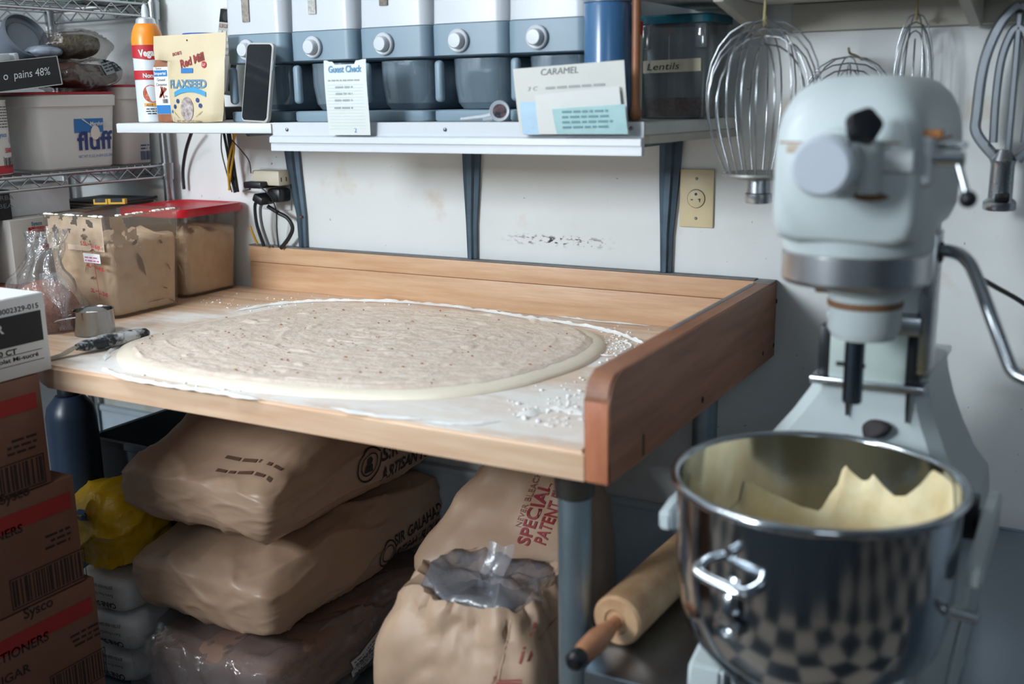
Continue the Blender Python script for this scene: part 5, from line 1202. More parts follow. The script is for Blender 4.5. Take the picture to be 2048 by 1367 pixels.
# ================================================================== wire rack at the left with its stock
RX, RXB, RY0, RY1 = -1.535, -1.915, -1.10, -.032
M_wire = mat('rack_chrome', (170, 172, 174), .28, metal=1.0)
ZM = PX(345, 329, 'x', RX).z; ZT = PX(315, 10, 'x', RX).z; ZL = .902
def rack():
    t = thing('wire_rack', 'chrome wire shelving rack along the left wall', 'rack', ((RX+RXB)/2, (RY0+RY1)/2, 0))
    for x in (RX, RXB):
        for y in (RY0, RY1):
            bm = NB(); prof = []; z = .02
            lathe(bm, [(0, .012), (.0127, .012), (.0127, 1.95), (0, 1.952)], (x, y, 0), 18); p = O('post', bm, M_wire, t)
            for zz in (ZL, ZM, ZT):
                bm = NB(); lathe(bm, [(.0129, -.036), (.0155, -.036), (.0175, .004), (.0175, .006), (.0129, .006)], (x, y, zz), 18); O('collar', bm, M_wire, p)
            bm = NB(); lathe(bm, [(0, 0), (.018, 0), (.018, .006), (.010, .012), (0, .012)], (x, y, 0), 14); O('levelling_foot', bm, M_dark, p)
    for zz, nm in ((ZL, 'wire_shelf'), (ZM, 'wire_shelf'), (ZT, 'wire_shelf')):
        def truss(a, b):
            bm = NB(); a = V(a); b = V(b); d = b-a; L = d.length; h = .0285; up = V((0, 0, 1))
            tube(bm, [a, b], .0034, 8); tube(bm, [a-up*h, b-up*h], .0032, 8)
            n = int(L/.0275); pts = [a+d*(i/n)-up*(.003 if i % 2 else h-.003) for i in range(n+1)]; tube(bm, pts, .0019, 6); return bm
        sh = O(nm, truss((RX, RY0+.018, zz), (RX, RY1-.018, zz)), M_wire, t, ang=80)
        O('edge_truss', truss((RXB, RY0+.018, zz), (RXB, RY1-.018, zz)), M_wire, sh, ang=80)
        O('edge_truss', truss((RX-.018, RY1, zz), (RXB+.018, RY1, zz)), M_wire, sh, ang=80)
        n = 42
        bm = NB()
        for i in range(n):
            y = RY0+.03+(RY1-RY0-.06)*i/(n-1); tube(bm, [(RX, y, zz+.0042), (RXB, y, zz+.0042)], .0017, 5)
        O('deck_wires', bm, M_wire, sh, ang=80, kind='stuff')
        for x in (RX-.13, RX-.25): bm = NB(); tube(bm, [(x, RY0, zz), (x, RY1, zz)], .003, 6); O('deck_bar', bm, M_wire, sh, ang=80)
rack()
zm = ZM+.0062
def yzx(x): return lambda px, py: (PX(px, py, 'x', x).y, PX(px, py, 'x', x).z)

def fluffpail():
    x = -1.560; F = yzx(x); y0, y1 = F(74, 300)[0], F(247, 300)[0]; hy = (y1-y0)/2+.002; cy = (y0+y1)/2; hx = .105; cx = x-hx; H = F(200, 188)[1]-zm
    t = thing('marshmallow_pail', 'white square pail of marshmallow fluff on the wire rack', 'pail', (cx, cy, zm))
    bm = NB(); sqtub(bm, (cx, cy, zm), [(0, hx*.86, hy*.86, .03), (.004, hx*.89, hy*.89, .032), (H-.028, hx*.985, hy*.985, .034), (H-.027, hx+.002, hy+.002, .036), (H-.004, hx+.004, hy+.004, .036), (H, hx, hy, .034)], n=8); bv = bvh_of(bm); O('pail_body', bm, mat('pail_white', (206, 204, 200), .38), t, ang=30)
    bm = NB(); sqtub(bm, (cx, cy, zm), [(H+.0004, hx+.002, hy+.002, .036), (H+.005, hx+.004, hy+.004, .036), (H+.006, hx-.006, hy-.006, .03)], n=8); O('lid', bm, mat('red_pail_lid', (168, 22, 40), .4), t)
    pl = Plane(V((x+.05, 0, 0)), (0, 1, 0), (0, 0, 1), bv, eps=.0008); pl.n = V((1, 0, 0))
    bm = NB(); a0, b0 = F(152, 266); a1, b1 = F(233, 235); patch(bm, pl, a0, b0, a1, b1, 3, 2); O('blue_panel', bm, mat('fluff_blue', (32, 104, 168), .5), t)
    bm = NB(); a, b = F(205, 250); textmesh(bm, pl, 'Marshmallow', a, b, .013, width=.066, bold=.02, dz=.0007); O('lettering', bm, M_paper, t)
    bm = NB(); a, b = F(160, 300); a1, _ = F(233, 300); textmesh(bm, pl, 'fluff', (a+a1)/2, b, .060, width=(a1-a), bold=.022, dz=.0007); O('lettering', bm, mat('fluff_navy', (24, 50, 110), .5), t)
    bm = NB(); a, b = F(163, 316); a1, _ = F(234, 310); textmesh(bm, pl, 'NET WT 72 OZ (4 LB 8 OZ) 2.04kg', (a+a1)/2, b, .009, width=(a1-a), dz=.0007); O('lettering', bm, mat('fluff_blue', (32, 104, 168), .5), t)
    bm = NB(); a, b = F(193, 265); disc(bm, pl, a, b, .0135, 20, ry=.017, dz=.0012); a2, b2 = F(163, 238); polyp(bm, pl, [(a2, b2), (a2+.006, b2), (a+.004, b+.008), (a-.004, b+.012)], dz=.0012); O('spoon_print', bm, mat('cream_spoon', (214, 206, 196), .5), t)
fluffpail()
def backpail():
    cx, cy = -1.675, -.070; hx, hy = .09, .055; H = .19; t = thing('white_tub', 'white tub with barcode label behind the fluff pail at the rack end', 'tub', (cx, cy, zm))
    bm = NB(); sqtub(bm, (cx, cy, zm), [(0, hx*.9, hy*.9, .02), (.004, hx*.92, hy*.92, .022), (H-.03, hx, hy, .024), (H-.029, hx+.004, hy+.002, .024), (H, hx+.004, hy+.002, .024)], n=6); bv = bvh_of(bm); O('tub_body', bm, mat('tub_white', (204, 200, 194), .4), t, ang=30)
    bm = NB(); sqtub(bm, (cx, cy, zm), [(H+.0004, hx+.004, hy+.002, .024), (H+.006, hx+.004, hy+.002, .024)], n=6); O('lid', bm, MATS['red_pail_lid'], t)
    pl = Plane(V((cx+hx+.05, 0, 0)), (0, 1, 0), (0, 0, 1), bv, eps=.0008); pl.n = V((1, 0, 0)); F = yzx(cx+hx); bm = NB(); a, b = F(286, 320); a1, b1 = F(314, 300); barcode(bm, pl, a, b, a1, b1, 9); O('barcode', bm, M_navy, t)
    bm = NB(); a, b = F(284, 292); smallprint(bm, pl, a, b, a+.05, 2, .008, 2); O('small_print', bm, M_navy, t)
backpail()
def tallcan():
    r = .086; cy = -.505; cx = -1.556-r; H = .163; c = V((cx, cy, zm)); t = thing('chocolate_can', 'large white can with red base band at the left edge of the rack', 'can', c)
    bm = NB(); lathe(bm, [(0, 0), (r-.002, 0), (r, .002), (r, H-.003), (r+.001, H-.002), (r+.001, H), (r-.003, H), (r-.004, H-.004), (0, H-.004)], c, 48); O('can_body', bm, mat('can_paper', (206, 202, 196), .5), t)
    R1 = r+.0006; a0 = math.atan2(0, 1)
    class Cyl:
        n = V((0, 0, 0))
        def __init__(s, e=0): s.e = e
        def __call__(s, a, b): th = (a-cy)/r; return V((cx+(R1+s.e)*math.cos(th), cy+(R1+s.e)*math.sin(th), b))
    C0, C1 = Cyl(), Cyl(.0006); F = yzx(-1.560)
    bm = NB(); patch(bm, C0, cy-.13, zm+.003, cy+.13, zm+.021, 30, 1); O('red_band', bm, M_red, t)
    bm = NB(); a, b = F(52, 232); patch(bm, C0, a, b-.008, a+.05, b+.010, 6, 1); O('red_panel', bm, M_red, t)
    bm = NB(); a, b = F(48, 250); textmesh(bm, C1, 'Choc', a+.004, b, .014, width=.026, align='LEFT', bold=.02); O('lettering', bm, M_black, t)
    bm = NB(); a, b = F(48, 303); textmesh(bm, C1, '5568241', a, b, .014, width=.044, align='RIGHT', bold=.03); O('lettering', bm, M_red, t)
    bm = NB(); a, b = F(20, 273); textmesh(bm, C1, 'Sysco', a, b, .014, width=.035, align='RIGHT', bold=.01); a, b = F(34, 284); textmesh(bm, C1, 'QA', a, b, .011, width=.012); ringp(bm, C0, a, b+.004, .0085, .0095, 4); O('lettering', bm, M_blueink, t)
    bm = NB(); a, b = F(12, 336); a1, b1 = F(48, 313); barcode(bm, C0, a, b, a1, b1, 3, border=.001); O('barcode', bm, M_black, t)
    bm = NB(); a, b = F(0, 215); smallprint(bm, C0, a-.04, b, a+.045, 8, .0062, 7); O('small_print', bm, mat('grey_print', (90, 90, 96), .8), t)
    bm = NB(); a, b = F(74, 353); textmesh(bm, C1, 'NET WT', a, b, .008, width=.026, align='RIGHT', bold=.02); O('lettering', bm, M_paper, t)
tallcan()
def blackbox():
    x = -1.545; P0 = PX(124, 168, 'x', x); P1 = PX(110, 109, 'x', x); h = .062; L = .36; Wd = .20
    ang = 6; o = V((x, P0.y, P0.z)); T = Matrix.Translation(o) @ Matrix.Rotation(rad(ang), 4, 'X')
    t = thing('black_box', 'flat black box with white handwriting lying on the can and pail', 'box', o+V((-.1, -.15, -.015)))
    bm = NB(); box(bm, (-Wd, -L, 0), (0, 0, .002), T=T)
    for q in (((-.003, -L, .002), (0, 0, h)), ((-Wd, -L, .002), (-Wd+.003, 0, h)), ((-Wd+.003, -.003, .002), (-.003, 0, h)), ((-Wd+.003, -L, .002), (-.003, -L+.003, h))): box(bm, *q, T=T)
    O('box_card', bm, mat('black_card', (16, 20, 26), .5), t)
    bm = NB(); box(bm, (-.0035, -L, h), (.0005, 0, h+.0012), T=T); box(bm, (-.0035, -.0005, 0), (.0006, .0016, h+.001), T=T); box(bm, (-.003, -L, -.0012), (.0006, .001, .0008), T=T); O('white_edges', bm, mat('worn_white_edge', (190, 190, 186), .7), t)
    pl = Plane(T @ V((0, 0, 0)), T.to_3x3() @ V((0, 1, 0)), T.to_3x3() @ V((0, 0, 1)), eps=.0008)
    bm = NB(); textmesh(bm, pl, 'o  pains 48%', -.026, .024, .024, width=.122, align='RIGHT', shear=.15, bold=.0); O('handwriting', bm, mat('chalk_pen', (222, 224, 224), .7), t)
    for yy, w_ in ((-.145, .03), (-.105, .012)):
        bm = NB(); box(bm, (-.12, yy, h-.010), (-.006, yy+w_, h+.016), .003, T=T); O('strap_roll', bm, mat('pale_strap', (160, 166, 170), .5), t)
blackbox()
M_film = clear('dark_film', (226, 222, 220), gloss=.12, rough=.14, haze=.08, hazergb=(150, 140, 136), bump=1.0, bscale=16)
def packs():
    x = -1.56; a = PX(125, 184, 'x', x); b = PX(268, 180, 'x', x); z0 = zm+.2
    F = yzx(x); H = F(200, 188)[1]+.0075
    c = V((-1.655, (a.y+b.y)/2-.006, H+.038)); t = thing('chocolate_bag', 'clear bag of dark chocolate chips on the fluff pail lid', 'bag', (c.x, c.y, H))
    bm = NB(); sack(bm, c, (.17, .20, .052), seed=41, p=4, n=20, wr=.006); O('chocolate', bm, mat('dark_chocolate', (84, 58, 48), .5, var=.3, vscale=40, bump=.5, bscale=60), t, ang=60)
    bm = NB(); sack(bm, c+V((0, 0, .002)), (.19, .225, .064), seed=43, p=3, n=26, wr=.011, fold=1.6); bv = bvh_of(bm); O('film', bm, M_film, t, ang=60)
    pl = Plane(V((x+.1, 0, 0)), (0, 1, .25), (0, -.25, 1), bv, eps=.002); bm = NB(); p = PX(228, 128, 'x', x)-pl.o; patch(bm, pl, p.dot(pl.x)-.03, p.dot(pl.u)-.02, p.dot(pl.x)+.04, p.dot(pl.u)+.016, 5, 4); lb = O('printed_label', bm, mat('grey_label', (120, 128, 128), .6), t)
    bm = NB(); smallprint(bm, pl, p.dot(pl.x)-.026, p.dot(pl.u)+.008, p.dot(pl.x)+.036, 4, .007, 3, dz=.001); O('small_print', bm, M_black, lb)
    c2 = V((-1.66, PX(205, 90, 'x', x).y-.01, H+.108)); t = thing('nut_bag', 'small clear bag of green and brown nuts on the chocolate bag', 'bag', (c2.x, c2.y, c2.z-.034))
    bm = NB(); sack(bm, c2, (.11, .125, .052), seed=45, p=2.6, n=18, wr=.006); O('nuts', bm, mat('mixed_nuts', (120, 116, 74), .6, rgb2=(74, 54, 44), vscale=70, bump=1.0, bscale=70), t, ang=180)
    bm = NB(); sack(bm, c2+V((0, 0, .0)), (.13, .185, .060), seed=47, p=2.4, n=26, wr=.010, pinch=.75, fold=1.4); O('film', bm, M_film, t, ang=60)
    c3 = V((-1.66, PX(130, 100, 'x', x).y, H+.092)); t = thing('speckled_pouch', 'blue and white foil pouch between the black box and the nut bag', 'pouch', (c3.x, c3.y, c3.z-.02))
    bm = NB(); sack(bm, c3, (.12, .09, .034), seed=49, p=3, n=18, wr=.007, pinch=.4); O('foil', bm, mat('foil_print', (150, 160, 172), .35, rgb2=(40, 70, 100), vscale=16, thr=(.42, .56)), t, ang=60)
    # round grey tub lying behind the black box
    p = PX(52, 92, 'x', -1.66); c4 = V((-1.66, p.y, 1.527)); t = thing('grey_round_tub', 'grey round tub tipped behind the black box', 'tub', (c4.x, c4.y, 1.47))
    T = Matrix.Translation(V((-1.665, p.y, 1.527))) @ Matrix.Rotation(rad(62), 4, 'Y')
    bm = NB(); lathe(bm, [(0, .0), (.050, 0), (.056, .004), (.056, .012), (.052, .014), (.048, -.05), (0, -.05)], seg=36, T=T); O('tub_body', bm, mat('grey_tub', (104, 112, 122), .5), t)
    bm = NB(); lathe(bm, [(.038, .0006), (.041, .0012), (.041, .0003)], seg=30, T=T); O('lid_ring', bm, mat('grey_tub_dark', (80, 88, 98), .5), t)
packs()
def topcan():
    F = yzx(-1.56); y0 = F(185, 5)[0]; y1 = F(300, 5)[0]; r = .078; cy = (y0+y1)/2; c = V((-1.56-r, cy, ZT+.0062)); t = thing('green_can', 'big green and red labelled can on the top rack shelf', 'can', c)
    bm = NB(); lathe(bm, [(0, 0), (r-.002, 0), (r, .003), (r, .175), (0, .176)], c, 44); O('can_body', bm, mat('can_green', (20, 122, 66), .4), t)
    bm = NB()
    n = 12; A = []
    for k, (z0, z1) in enumerate(((.004, .175),)):
        rows = [[bm.verts.new(V((c.x+(r+.0006)*math.cos(-1.4+.75*i/n), c.y+(r+.0006)*math.sin(-1.4+.75*i/n), c.z+z))) for i in range(n+1)] for z in (z0, z1)]
        for i in range(n): bm.faces.new((rows[0][i], rows[0][i+1], rows[1][i+1], rows[1][i]))
    O('red_panel', bm, M_red, t)
    class Cyl:
        n = V((0, 0, 0))
        def __call__(s, a, b): th = a/r; return V((c.x+(r+.0012)*math.cos(th), c.y+(r+.0012)*math.sin(th), c.z+b))
    bm = NB(); textmesh(bm, Cyl(), 'NET WT. 6 LBS. 9 OZ. (3,000g)', 0, .007, .011, width=.125, bold=.02); O('lettering', bm, M_paper, t)
topcan()
# ---- lower rack shelf
zl = ZL+.0062
def lower():
    def bx(name, label, lo, hi, m, cat='box', **k):
        t = thing(name, label, cat, ((lo[0]+hi[0])/2, (lo[1]+hi[1])/2, lo[2])); bm = NB(); box(bm, lo, hi, .002); O('carton', bm, m, t); return t
    bx('brown_box', 'red-brown flat carton under the salt box on the rack', (-1.84, -.52, zl), (-1.552, -.16, .975), mat('redbrown_card', (120, 62, 46), .7))
    F = yzx(-1.558); ys0, ztop = F(19, 443); ys1, _ = F(119, 428)
    t = bx('salt_box', 'white kosher salt box with red label on the rack', (-1.80, ys0, .9755), (-1.558, ys1, 1.121), mat('salt_card', (198, 192, 184), .6))
    pl = Plane(V((-1.558, 0, 0)), (0, 1, 0), (0, 0, 1), eps=.0008)
    bm = NB(); a, b = F(73, 447); textmesh(bm, pl, 'Sysco', a, b-.003, .012, width=.028, bold=.02); O('lettering', bm, mat('sysco_teal', (30, 110, 140), .6), t)
    bm = NB(); a, b = F(57, 466); a1, b1 = F(95, 450); patch(bm, pl, a, b+.000, a1, b1); rp = O('red_panel', bm, M_red, t)
    bm = NB(); textmesh(bm, pl, 'Classic', (a+a1)/2, b+.006, .013, width=.040, dz=.0006); O('lettering', bm, mat('pink_print', (226, 150, 150), .6), rp)
    bm = NB(); a, b = F(98, 474); textmesh(bm, pl, 'Iodized Salt', a, b, .012, width=.058, align='RIGHT', bold=.02); O('lettering', bm, M_black, t)
    bm = NB(); a, b = F(80, 502); a1, b1 = F(110, 482); patch(bm, pl, a, b, a1, b1); O('red_label', bm, M_red, t)
    bx('white_box', 'plain white carton behind the salt box on the rack', (-1.80, ys1+.004, .9755), (-1.575, -.17, 1.118), mat('plain_white_card', (182, 180, 176), .65))
    bx('white_box', 'bright white carton on the salt box under the middle rack shelf', (-1.79, -.452, 1.1215), (-1.615, -.275, 1.192), mat('bright_white_card', (226, 228, 232), .6))
    t = bx('dark_carton', 'dark carton at the left edge below the middle rack shelf', (-1.86, -.72, zl), (-1.575, -.535, 1.121), mat('dark_grey_card', (46, 50, 58), .6))
    t = bx('carob_box', 'black box lettered in grey at the left edge of the rack', (-1.82, -.70, 1.1215), (-1.58, -.460, 1.188), mat('black_card', (16, 20, 26), .5))
    pl = Plane(V((-1.58, 0, 0)), (0, 1, 0), (0, 0, 1), eps=.0008); F2 = yzx(-1.58); bm = NB(); a, b = F2(27, 398); textmesh(bm, pl, 'ARBA', a, b, .014, width=.048, align='RIGHT'); textmesh(bm, pl, 'BEA', a-.004, b-.018, .014, width=.036, align='RIGHT'); O('lettering', bm, mat('grey_letter', (120, 126, 130), .7), t)
    # stack of flattened dark cartons
    t = thing('flattened_cartons', 'flattened dark cartons lying beneath the bright white carton', 'cardboard', (-1.70, -.25, 1.1185))
    for k in range(4):
        bm = NB(); box(bm, (-1.78+.012*k, -.272+.02*k, 1.1187+.0045*k), (-1.570+.004*k, -.06+.004*k, 1.1225+.0045*k), .0008, T=rot('Z', 1.5*k, (-1.68, -.2, 0))); O('carton_sheet', bm, mat('dark_corrugated', (70, 74, 78), .7) if k % 2 else mat('brown_corrugated', (120, 98, 78), .7), t)
lower()
def cutter():
    a = PX(190, 405, 'z', 1.146); b = PX(252, 404, 'z', 1.146); b = a+(b-a)*1.0; z = TZ+.226+.0095
    a.z = b.z = z; t = thing('box_cutter', 'yellow and black box cutter resting on the rim of the open tub', 'knife', (a+b)/2-V((0, 0, .008)))
    d = (b-a).normalized(); s = V((-d.y, d.x, 0)); bm = NB(); L = (b-a).length
    def bar(p, q, w_, h): return [[p+s*w_+V((0, 0, h)), p-s*w_+V((0, 0, h)), p-s*w_-V((0, 0, h)), p+s*w_-V((0, 0, h))], [q+s*w_+V((0, 0, h)), q-s*w_+V((0, 0, h)), q-s*w_-V((0, 0, h)), q+s*w_-V((0, 0, h))]]
    loft(bm, bar(a, a+d*L*.44, .009, .006)); loft(bm, bar(a+d*L*.46, b, .008, .006)); O('yellow_body', bm, mat('yellow_tool', (206, 160, 30), .45), t)
    bm = NB(); loft(bm, bar(a+d*L*.05+V((0, 0, .003)), a+d*L*.38+V((0, 0, .003)), .0096, .0045)); loft(bm, bar(a+d*L*.55+V((0, 0, .003)), a+d*L*.92+V((0, 0, .003)), .0086, .0045)); O('black_grip', bm, M_dark, t, kind='stuff')
cutter()
# ================================================================== whisks and beater hanging on the wall
M_wwire = mat('whisk_wire', (180, 184, 188), .22, metal=1.0)
def whisk(label, x, y, zbot, ztop, rmax, nl, ferr, rw=.0014, seed=1, rb=None, flat=1.0, hook=True):
    t = thing('wire_whisk', label, 'whisk', (x, y, zbot), 'whisks hung by the mixer')
    zd = zbot+ferr*1.0; R = random.Random(seed); rb = rb or rmax*.62
    bm = NB(); lathe(bm, [(0, 0), (.021, 0), (.0225, .002), (.0225, ferr*.32), (.0195, ferr*.36), (.0185, ferr*.78), (0, ferr*.78)], (x, y, zbot), 30); O('ferrule', bm, M_steel, t)
    bm = NB(); lathe(bm, [(0, ferr*.78), (rb*.55, ferr*.80), (rb, ferr*.95), (rb, ferr*1.03), (rb*.9, ferr*1.05), (0, ferr*1.0)], (x, y, zbot), 36); O('wire_plate', bm, mat('dull_cast_metal', (160, 158, 154), .45, metal=.8), t)
    for k in range(nl):
        a = PI*(k+.3*R.random())/nl; hh = (ztop-zd)*(1-.05*(k % 4))*(1 if k else 1.0); r1 = rmax*(.93+.07*R.random()); pts = []
        n = 26; zb = zd-.004
        for i in range(n+1):
            u = -1+2*i/n; s = 1 if u > 0 else -1; w_ = abs(u)          # 1 at the plate, 0 at the tip
            if w_ > .42: f = (1-w_)/.58; rr = rb*.88+(r1-rb*.88)*math.sin(min(1, f*1.05)*PI/2); z = zb+hh*.55*f
            else: f = (.42-w_)/.42; rr = r1*math.cos(f*PI/2)**.85 if f < 1 else 0; z = zb+hh*(.55+.45*math.sin(f*PI/2))
            pts.append(V((x+s*rr*math.cos(a), y+s*rr*math.sin(a)*flat, z)))
        bm = NB(); tube(bm, pts, rw, 6); O('wire_loop', bm, M_wwire, t, ang=80)
    if hook:
        bm = NB(); tube(bm, spline([(x+.0, y, 1.53), (x, y-.002, ztop+.012), (x, y-.003, ztop-.010), (x, y+.006, ztop-.012), (x, y+.006, ztop+.002)], 6), .0022, 8); O('hanging_hook', bm, mat('brass_hook', (170, 156, 112), .5), t)
zb = PX(1503, 405, 'y', -.25).z; c1 = PX(1504, 380, 'y', -.25)
whisk('large balloon whisk hung upside down beside the cream outlet', PX(1522, 250, 'y', -.25).x, -.25, zb, PX(1535, 34, 'y', -.25).z, .0935, 11, .049, rw=.0015, seed=2, rb=.062)
c2 = PX(1698, 140, 'y', -.10); whisk('wide wire whisk mostly hidden behind the mixer head', c2.x, -.10, c2.z-.24, PX(1700, 108, 'y', -.10).z, .082, 9, .05, seed=5, hook=False)
c3 = PX(1826, 140, 'y', -.07); whisk('narrow wire whisk hung from the upper shelf behind the mixer', c3.x, -.07, c3.z-.22, PX(1828, 22, 'y', -.07).z, .034, 6, .04, rw=.0013, seed=9, rb=.022)
bm = NB(); tube(bm, spline([(c2.x, -.002, c2.z+.02), (c2.x, -.05, c2.z+.025), (c2.x, -.10, c2.z+.028), (c2.x, -.112, c2.z+.036)], 6), .0022, 8)
O('wall_peg', bm, mat('brass_hook', (170, 156, 112), .5), label='small wall peg holding the wide whisk behind the mixer', cat='hook')

def paddle():
    y = -.075; P = lambda px, py: PX(px, py, 'y', y); t = thing('flat_beater', 'cast aluminium flat beater hung at the right edge', 'beater', P(2005, 420)+V((0, 0, 0)))
    M = mat('cast_aluminium', (176, 182, 188), .34, metal=.95, var=.08, vscale=20)
    cx = P(2016, 300).x; w0 = P(1952, 250).x-cx
    def band(pts, wd, th, nm, par):
        bm = NB(); pts = spline(pts, 6); rings = []; n = len(pts)
        for i, p in enumerate(pts):
            d = (pts[min(i+1, n-1)]-pts[max(i-1, 0)]).normalized(); nn = V((d.z, 0, -d.x)).normalized(); q = V((0, 1, 0))
            rings.append([p+nn*a*wd+q*b*th for a, b in ((-1, -.5), (-.5, -1), (.5, -1), (1, -.5), (1, .5), (.5, 1), (-.5, 1), (-1, .5))])
        loft(bm, rings); return O(nm, bm, M, par, ang=50)
    zs = lambda py: P(2000, py).z
    L = [V((cx+w0*.30, y, zs(318))), V((cx+w0*.95, y, zs(268))), V((cx+w0*1.0, y, zs(225))), V((cx+w0*.92, y, zs(130))), V((cx+w0*.62, y, zs(60))), V((cx+w0*.22, y, zs(22))), V((cx, y, zs(14)))]
    fr = band(L, .0085, .011, 'frame_half', t); band([V((2*cx-p.x, p.y, p.z)) for p in L], .0085, .011, 'frame_half', t)
    Lr = [V((cx+w0*.45, y, zs(285))), V((cx+w0*.48, y, zs(200))), V((cx+w0*.42, y, zs(120))), V((cx+w0*.20, y, zs(68))), V((cx, y, zs(55)))]
    band(Lr, .0065, .009, 'inner_rib', t); band([V((2*cx-p.x, p.y, p.z)) for p in Lr], .0065, .009, 'inner_rib', t)
    band([V((cx, y, zs(310))), V((cx, y, zs(180))), V((cx, y, zs(30)))], .0055, .008, 'centre_rib', t)
    z0 = zs(420); bm = NB(); lathe(bm, [(0, 0), (.024, 0), (.026, .003), (.026, .014), (.022, .018), (.019, .020), (.0185, .075), (.021, .082), (.012, .10), (0, .10)], (cx-.006, y, z0), 28); sk = O('shank', bm, M_steel, t)
    bm = NB(); box(bm, (cx-.012, y-.0265, z0+.016), (cx+.010, y-.014, z0+.030), .002); O('drive_notch', bm, M_dark, sk)
    bm = NB(); tube(bm, spline([(cx, -.02, 1.51), (cx, -.06, 1.505), (cx, -.078, zs(10)), (cx, -.072, zs(26))], 6), .0022, 8); O('hanging_hook', bm, mat('brass_hook', (170, 156, 112), .5), t)
paddle()
# ================================================================== stand, mixer, bowl, rolling pin
STZ = .600
def stand():
    t = thing('mixer_stand', 'low stainless steel work stand under the mixer', 'stand', (.42, -.42, 0))
    M = mat('stand_steel', (150, 160, 170), .32, metal=1.0, rvar=.08, vscale=14)
    bm = NB(); box(bm, (.016, -.812, STZ-.038), (.86, -.028, STZ), .004); O('stand_top', bm, M, t)
    bm = NB(); box(bm, (.016, -.028, STZ-.038), (.86, -.024, STZ+.004), .001); O('rear_lip', bm, M, t)
    for x in (.05, .82):
        for y in (-.77, -.07):
            bm = NB(); cyl(bm, (x, y, .0), (x, y, STZ-.0385), .019, 18); O('leg', bm, M_galv, t)
    bm = NB(); box(bm, (.035, -.79, .2), (.84, -.05, .22), .003); O('under_shelf', bm, M, t)
stand()
M_enam = mat('grey_enamel', (196, 206, 208), .38, var=.05, vscale=6)
M_enam2 = mat('worn_grey_enamel', (186, 196, 198), .4, rgb2=(196, 206, 208), vscale=7)
MX, MY = PX(1713, 497, 'y', -.665).x, -.665
def ymix(px, py, y): return PX(px, py, 'y', y)
def mixer():
    t = thing('stand_mixer', 'grey enamel planetary stand mixer with crank lever and black knobs', 'mixer', (MX, -.47, STZ))
    # ---- pedestal (front view outline, flaring to the base)
    yf, yb = -.555, -.33; cx = MX+.003
    sec = [(STZ+.001, -.165, .150), (STZ+.10, -.165, .150), (.80, -.163, .150), (.825, -.158, .146), (.85, -.152, .126), (.89, -.134, .106), (.93, -.104, .090), (.965, -.082, .080), (.994, -.072, .075)]
    bm = NB(); rings = []
    for z, l, r_ in sec:
        f = (z-STZ)/(.985-STZ); y0 = yf-.010*(1-f)*2+.01; y1 = yb; b = .018
        rings.append([(cx+l+b, y0, z), (cx+r_-b, y0, z), (cx+r_, y0+b, z), (cx+r_, y1-b, z), (cx+r_-b, y1, z), (cx+l+b, y1, z), (cx+l, y1-b, z), (cx+l, y0+b, z)])
    loft(bm, rings); ped = O('pedestal', bm, M_enam, t, ang=25)
    bm = NB(); box(bm, (cx-.076, yf-.014, .980), (cx+.076, yb+.04, .990), .002); O('top_plate', bm, M_steel, ped)
    for px in (1694, 1816):
        p = ymix(px, 760, yf-.005); bm = NB(); yy = yf+.0035
        loft(bm, [[(p.x-.0022*k, yy-.004-d, z), (p.x+.0022*k, yy-.004-d, z), (p.x+.0022*k, yy+.004, z), (p.x-.0022*k, yy+.004, z)] for z, k, d in ((.935, .3, 0), (.955, .8, 0), (.981, 1.1, 0))]); O('oil_streak', bm, mat('oil_black', (40, 38, 36), .4), ped)
    p = ymix(1748, 857, yf-.008); bm = NB(); sack(bm, V((p.x, yf-.002, p.z)), (.034, .014, .024), seed=77, p=2.5, n=10, wr=.004, fold=1.5); O('hole_rag', bm, mat('dark_rag', (44, 38, 40), .7), ped)
    # ---- slide column
    c0 = .985
    bm = NB(); box(bm, (cx-.052, -.560, c0+.004), (cx+.050, -.44, 1.06), .003); O('slide_block', bm, mat('slide_paint', (184, 198, 194), .45), t)
    for x in (cx-.068, cx+.050):
        bm = NB(); box(bm, (x, -.556, c0+.0055), (x+.017, -.44, 1.055 if x > cx else 1.06), .002); O('slide_way', bm, mat('slide_way_black', (46, 48, 52), .4, metal=.4), t)
    bm = NB(); box(bm, (cx-.058, -.566, 1.058), (cx+.066, -.43, 1.083), .003); O('slide_cap', bm, M_steel, t)
    bm = NB(); box(bm, (cx-.05, -.545, 1.083), (cx+.062, -.40, 1.20), .006); O('column', bm, M_enam, t)
    bm = NB(); box(bm, (cx+.0625, -.56, 1.005), (cx+.078, -.50, 1.195), .003); O('side_bar', bm, M_steel, t)
    # ---- head: stacked rounded sections along its length
    hx = .0885; y0 = MY-.095; zb, zt = 1.200, 1.396; zc = 1.285
    def hsec(y, s, sz, drop=0):
        o = []; n = 40; top = zt-drop-zc; bot = zc-zb
        for k in range(n):
            a = 2*PI*k/n; ca, sa = math.cos(a), math.sin(a)
            p = 3.2 if sa > 0 else 8.0; q = (abs(ca)**p+abs(sa)**p)**(-1/p)
            o.append((MX+hx*s*ca*q, y, zc+(top if sa > 0 else bot)*sz*sa*q))
        return o
    bm = NB(); rings = [hsec(y0-.004, .80, .86, .030), hsec(y0, .88, .93, .020), hsec(y0+.012, .95, .98, .010), hsec(y0+.035, .99, 1, .003), hsec(y0+.07, 1, 1), hsec(MY+.19, 1.0, 1), hsec(MY+.225, .985, .985, .003), hsec(MY+.255, .94, .92, .012), hsec(MY+.280, .84, .80, .02), hsec(MY+.295, .66, .62, .03), hsec(MY+.300, .45, .42, .03)]
    loft(bm, rings); hd = O('head', bm, M_enam, t, ang=40)
    # cover seam with rust
    bm = NB(); zz = 1.320
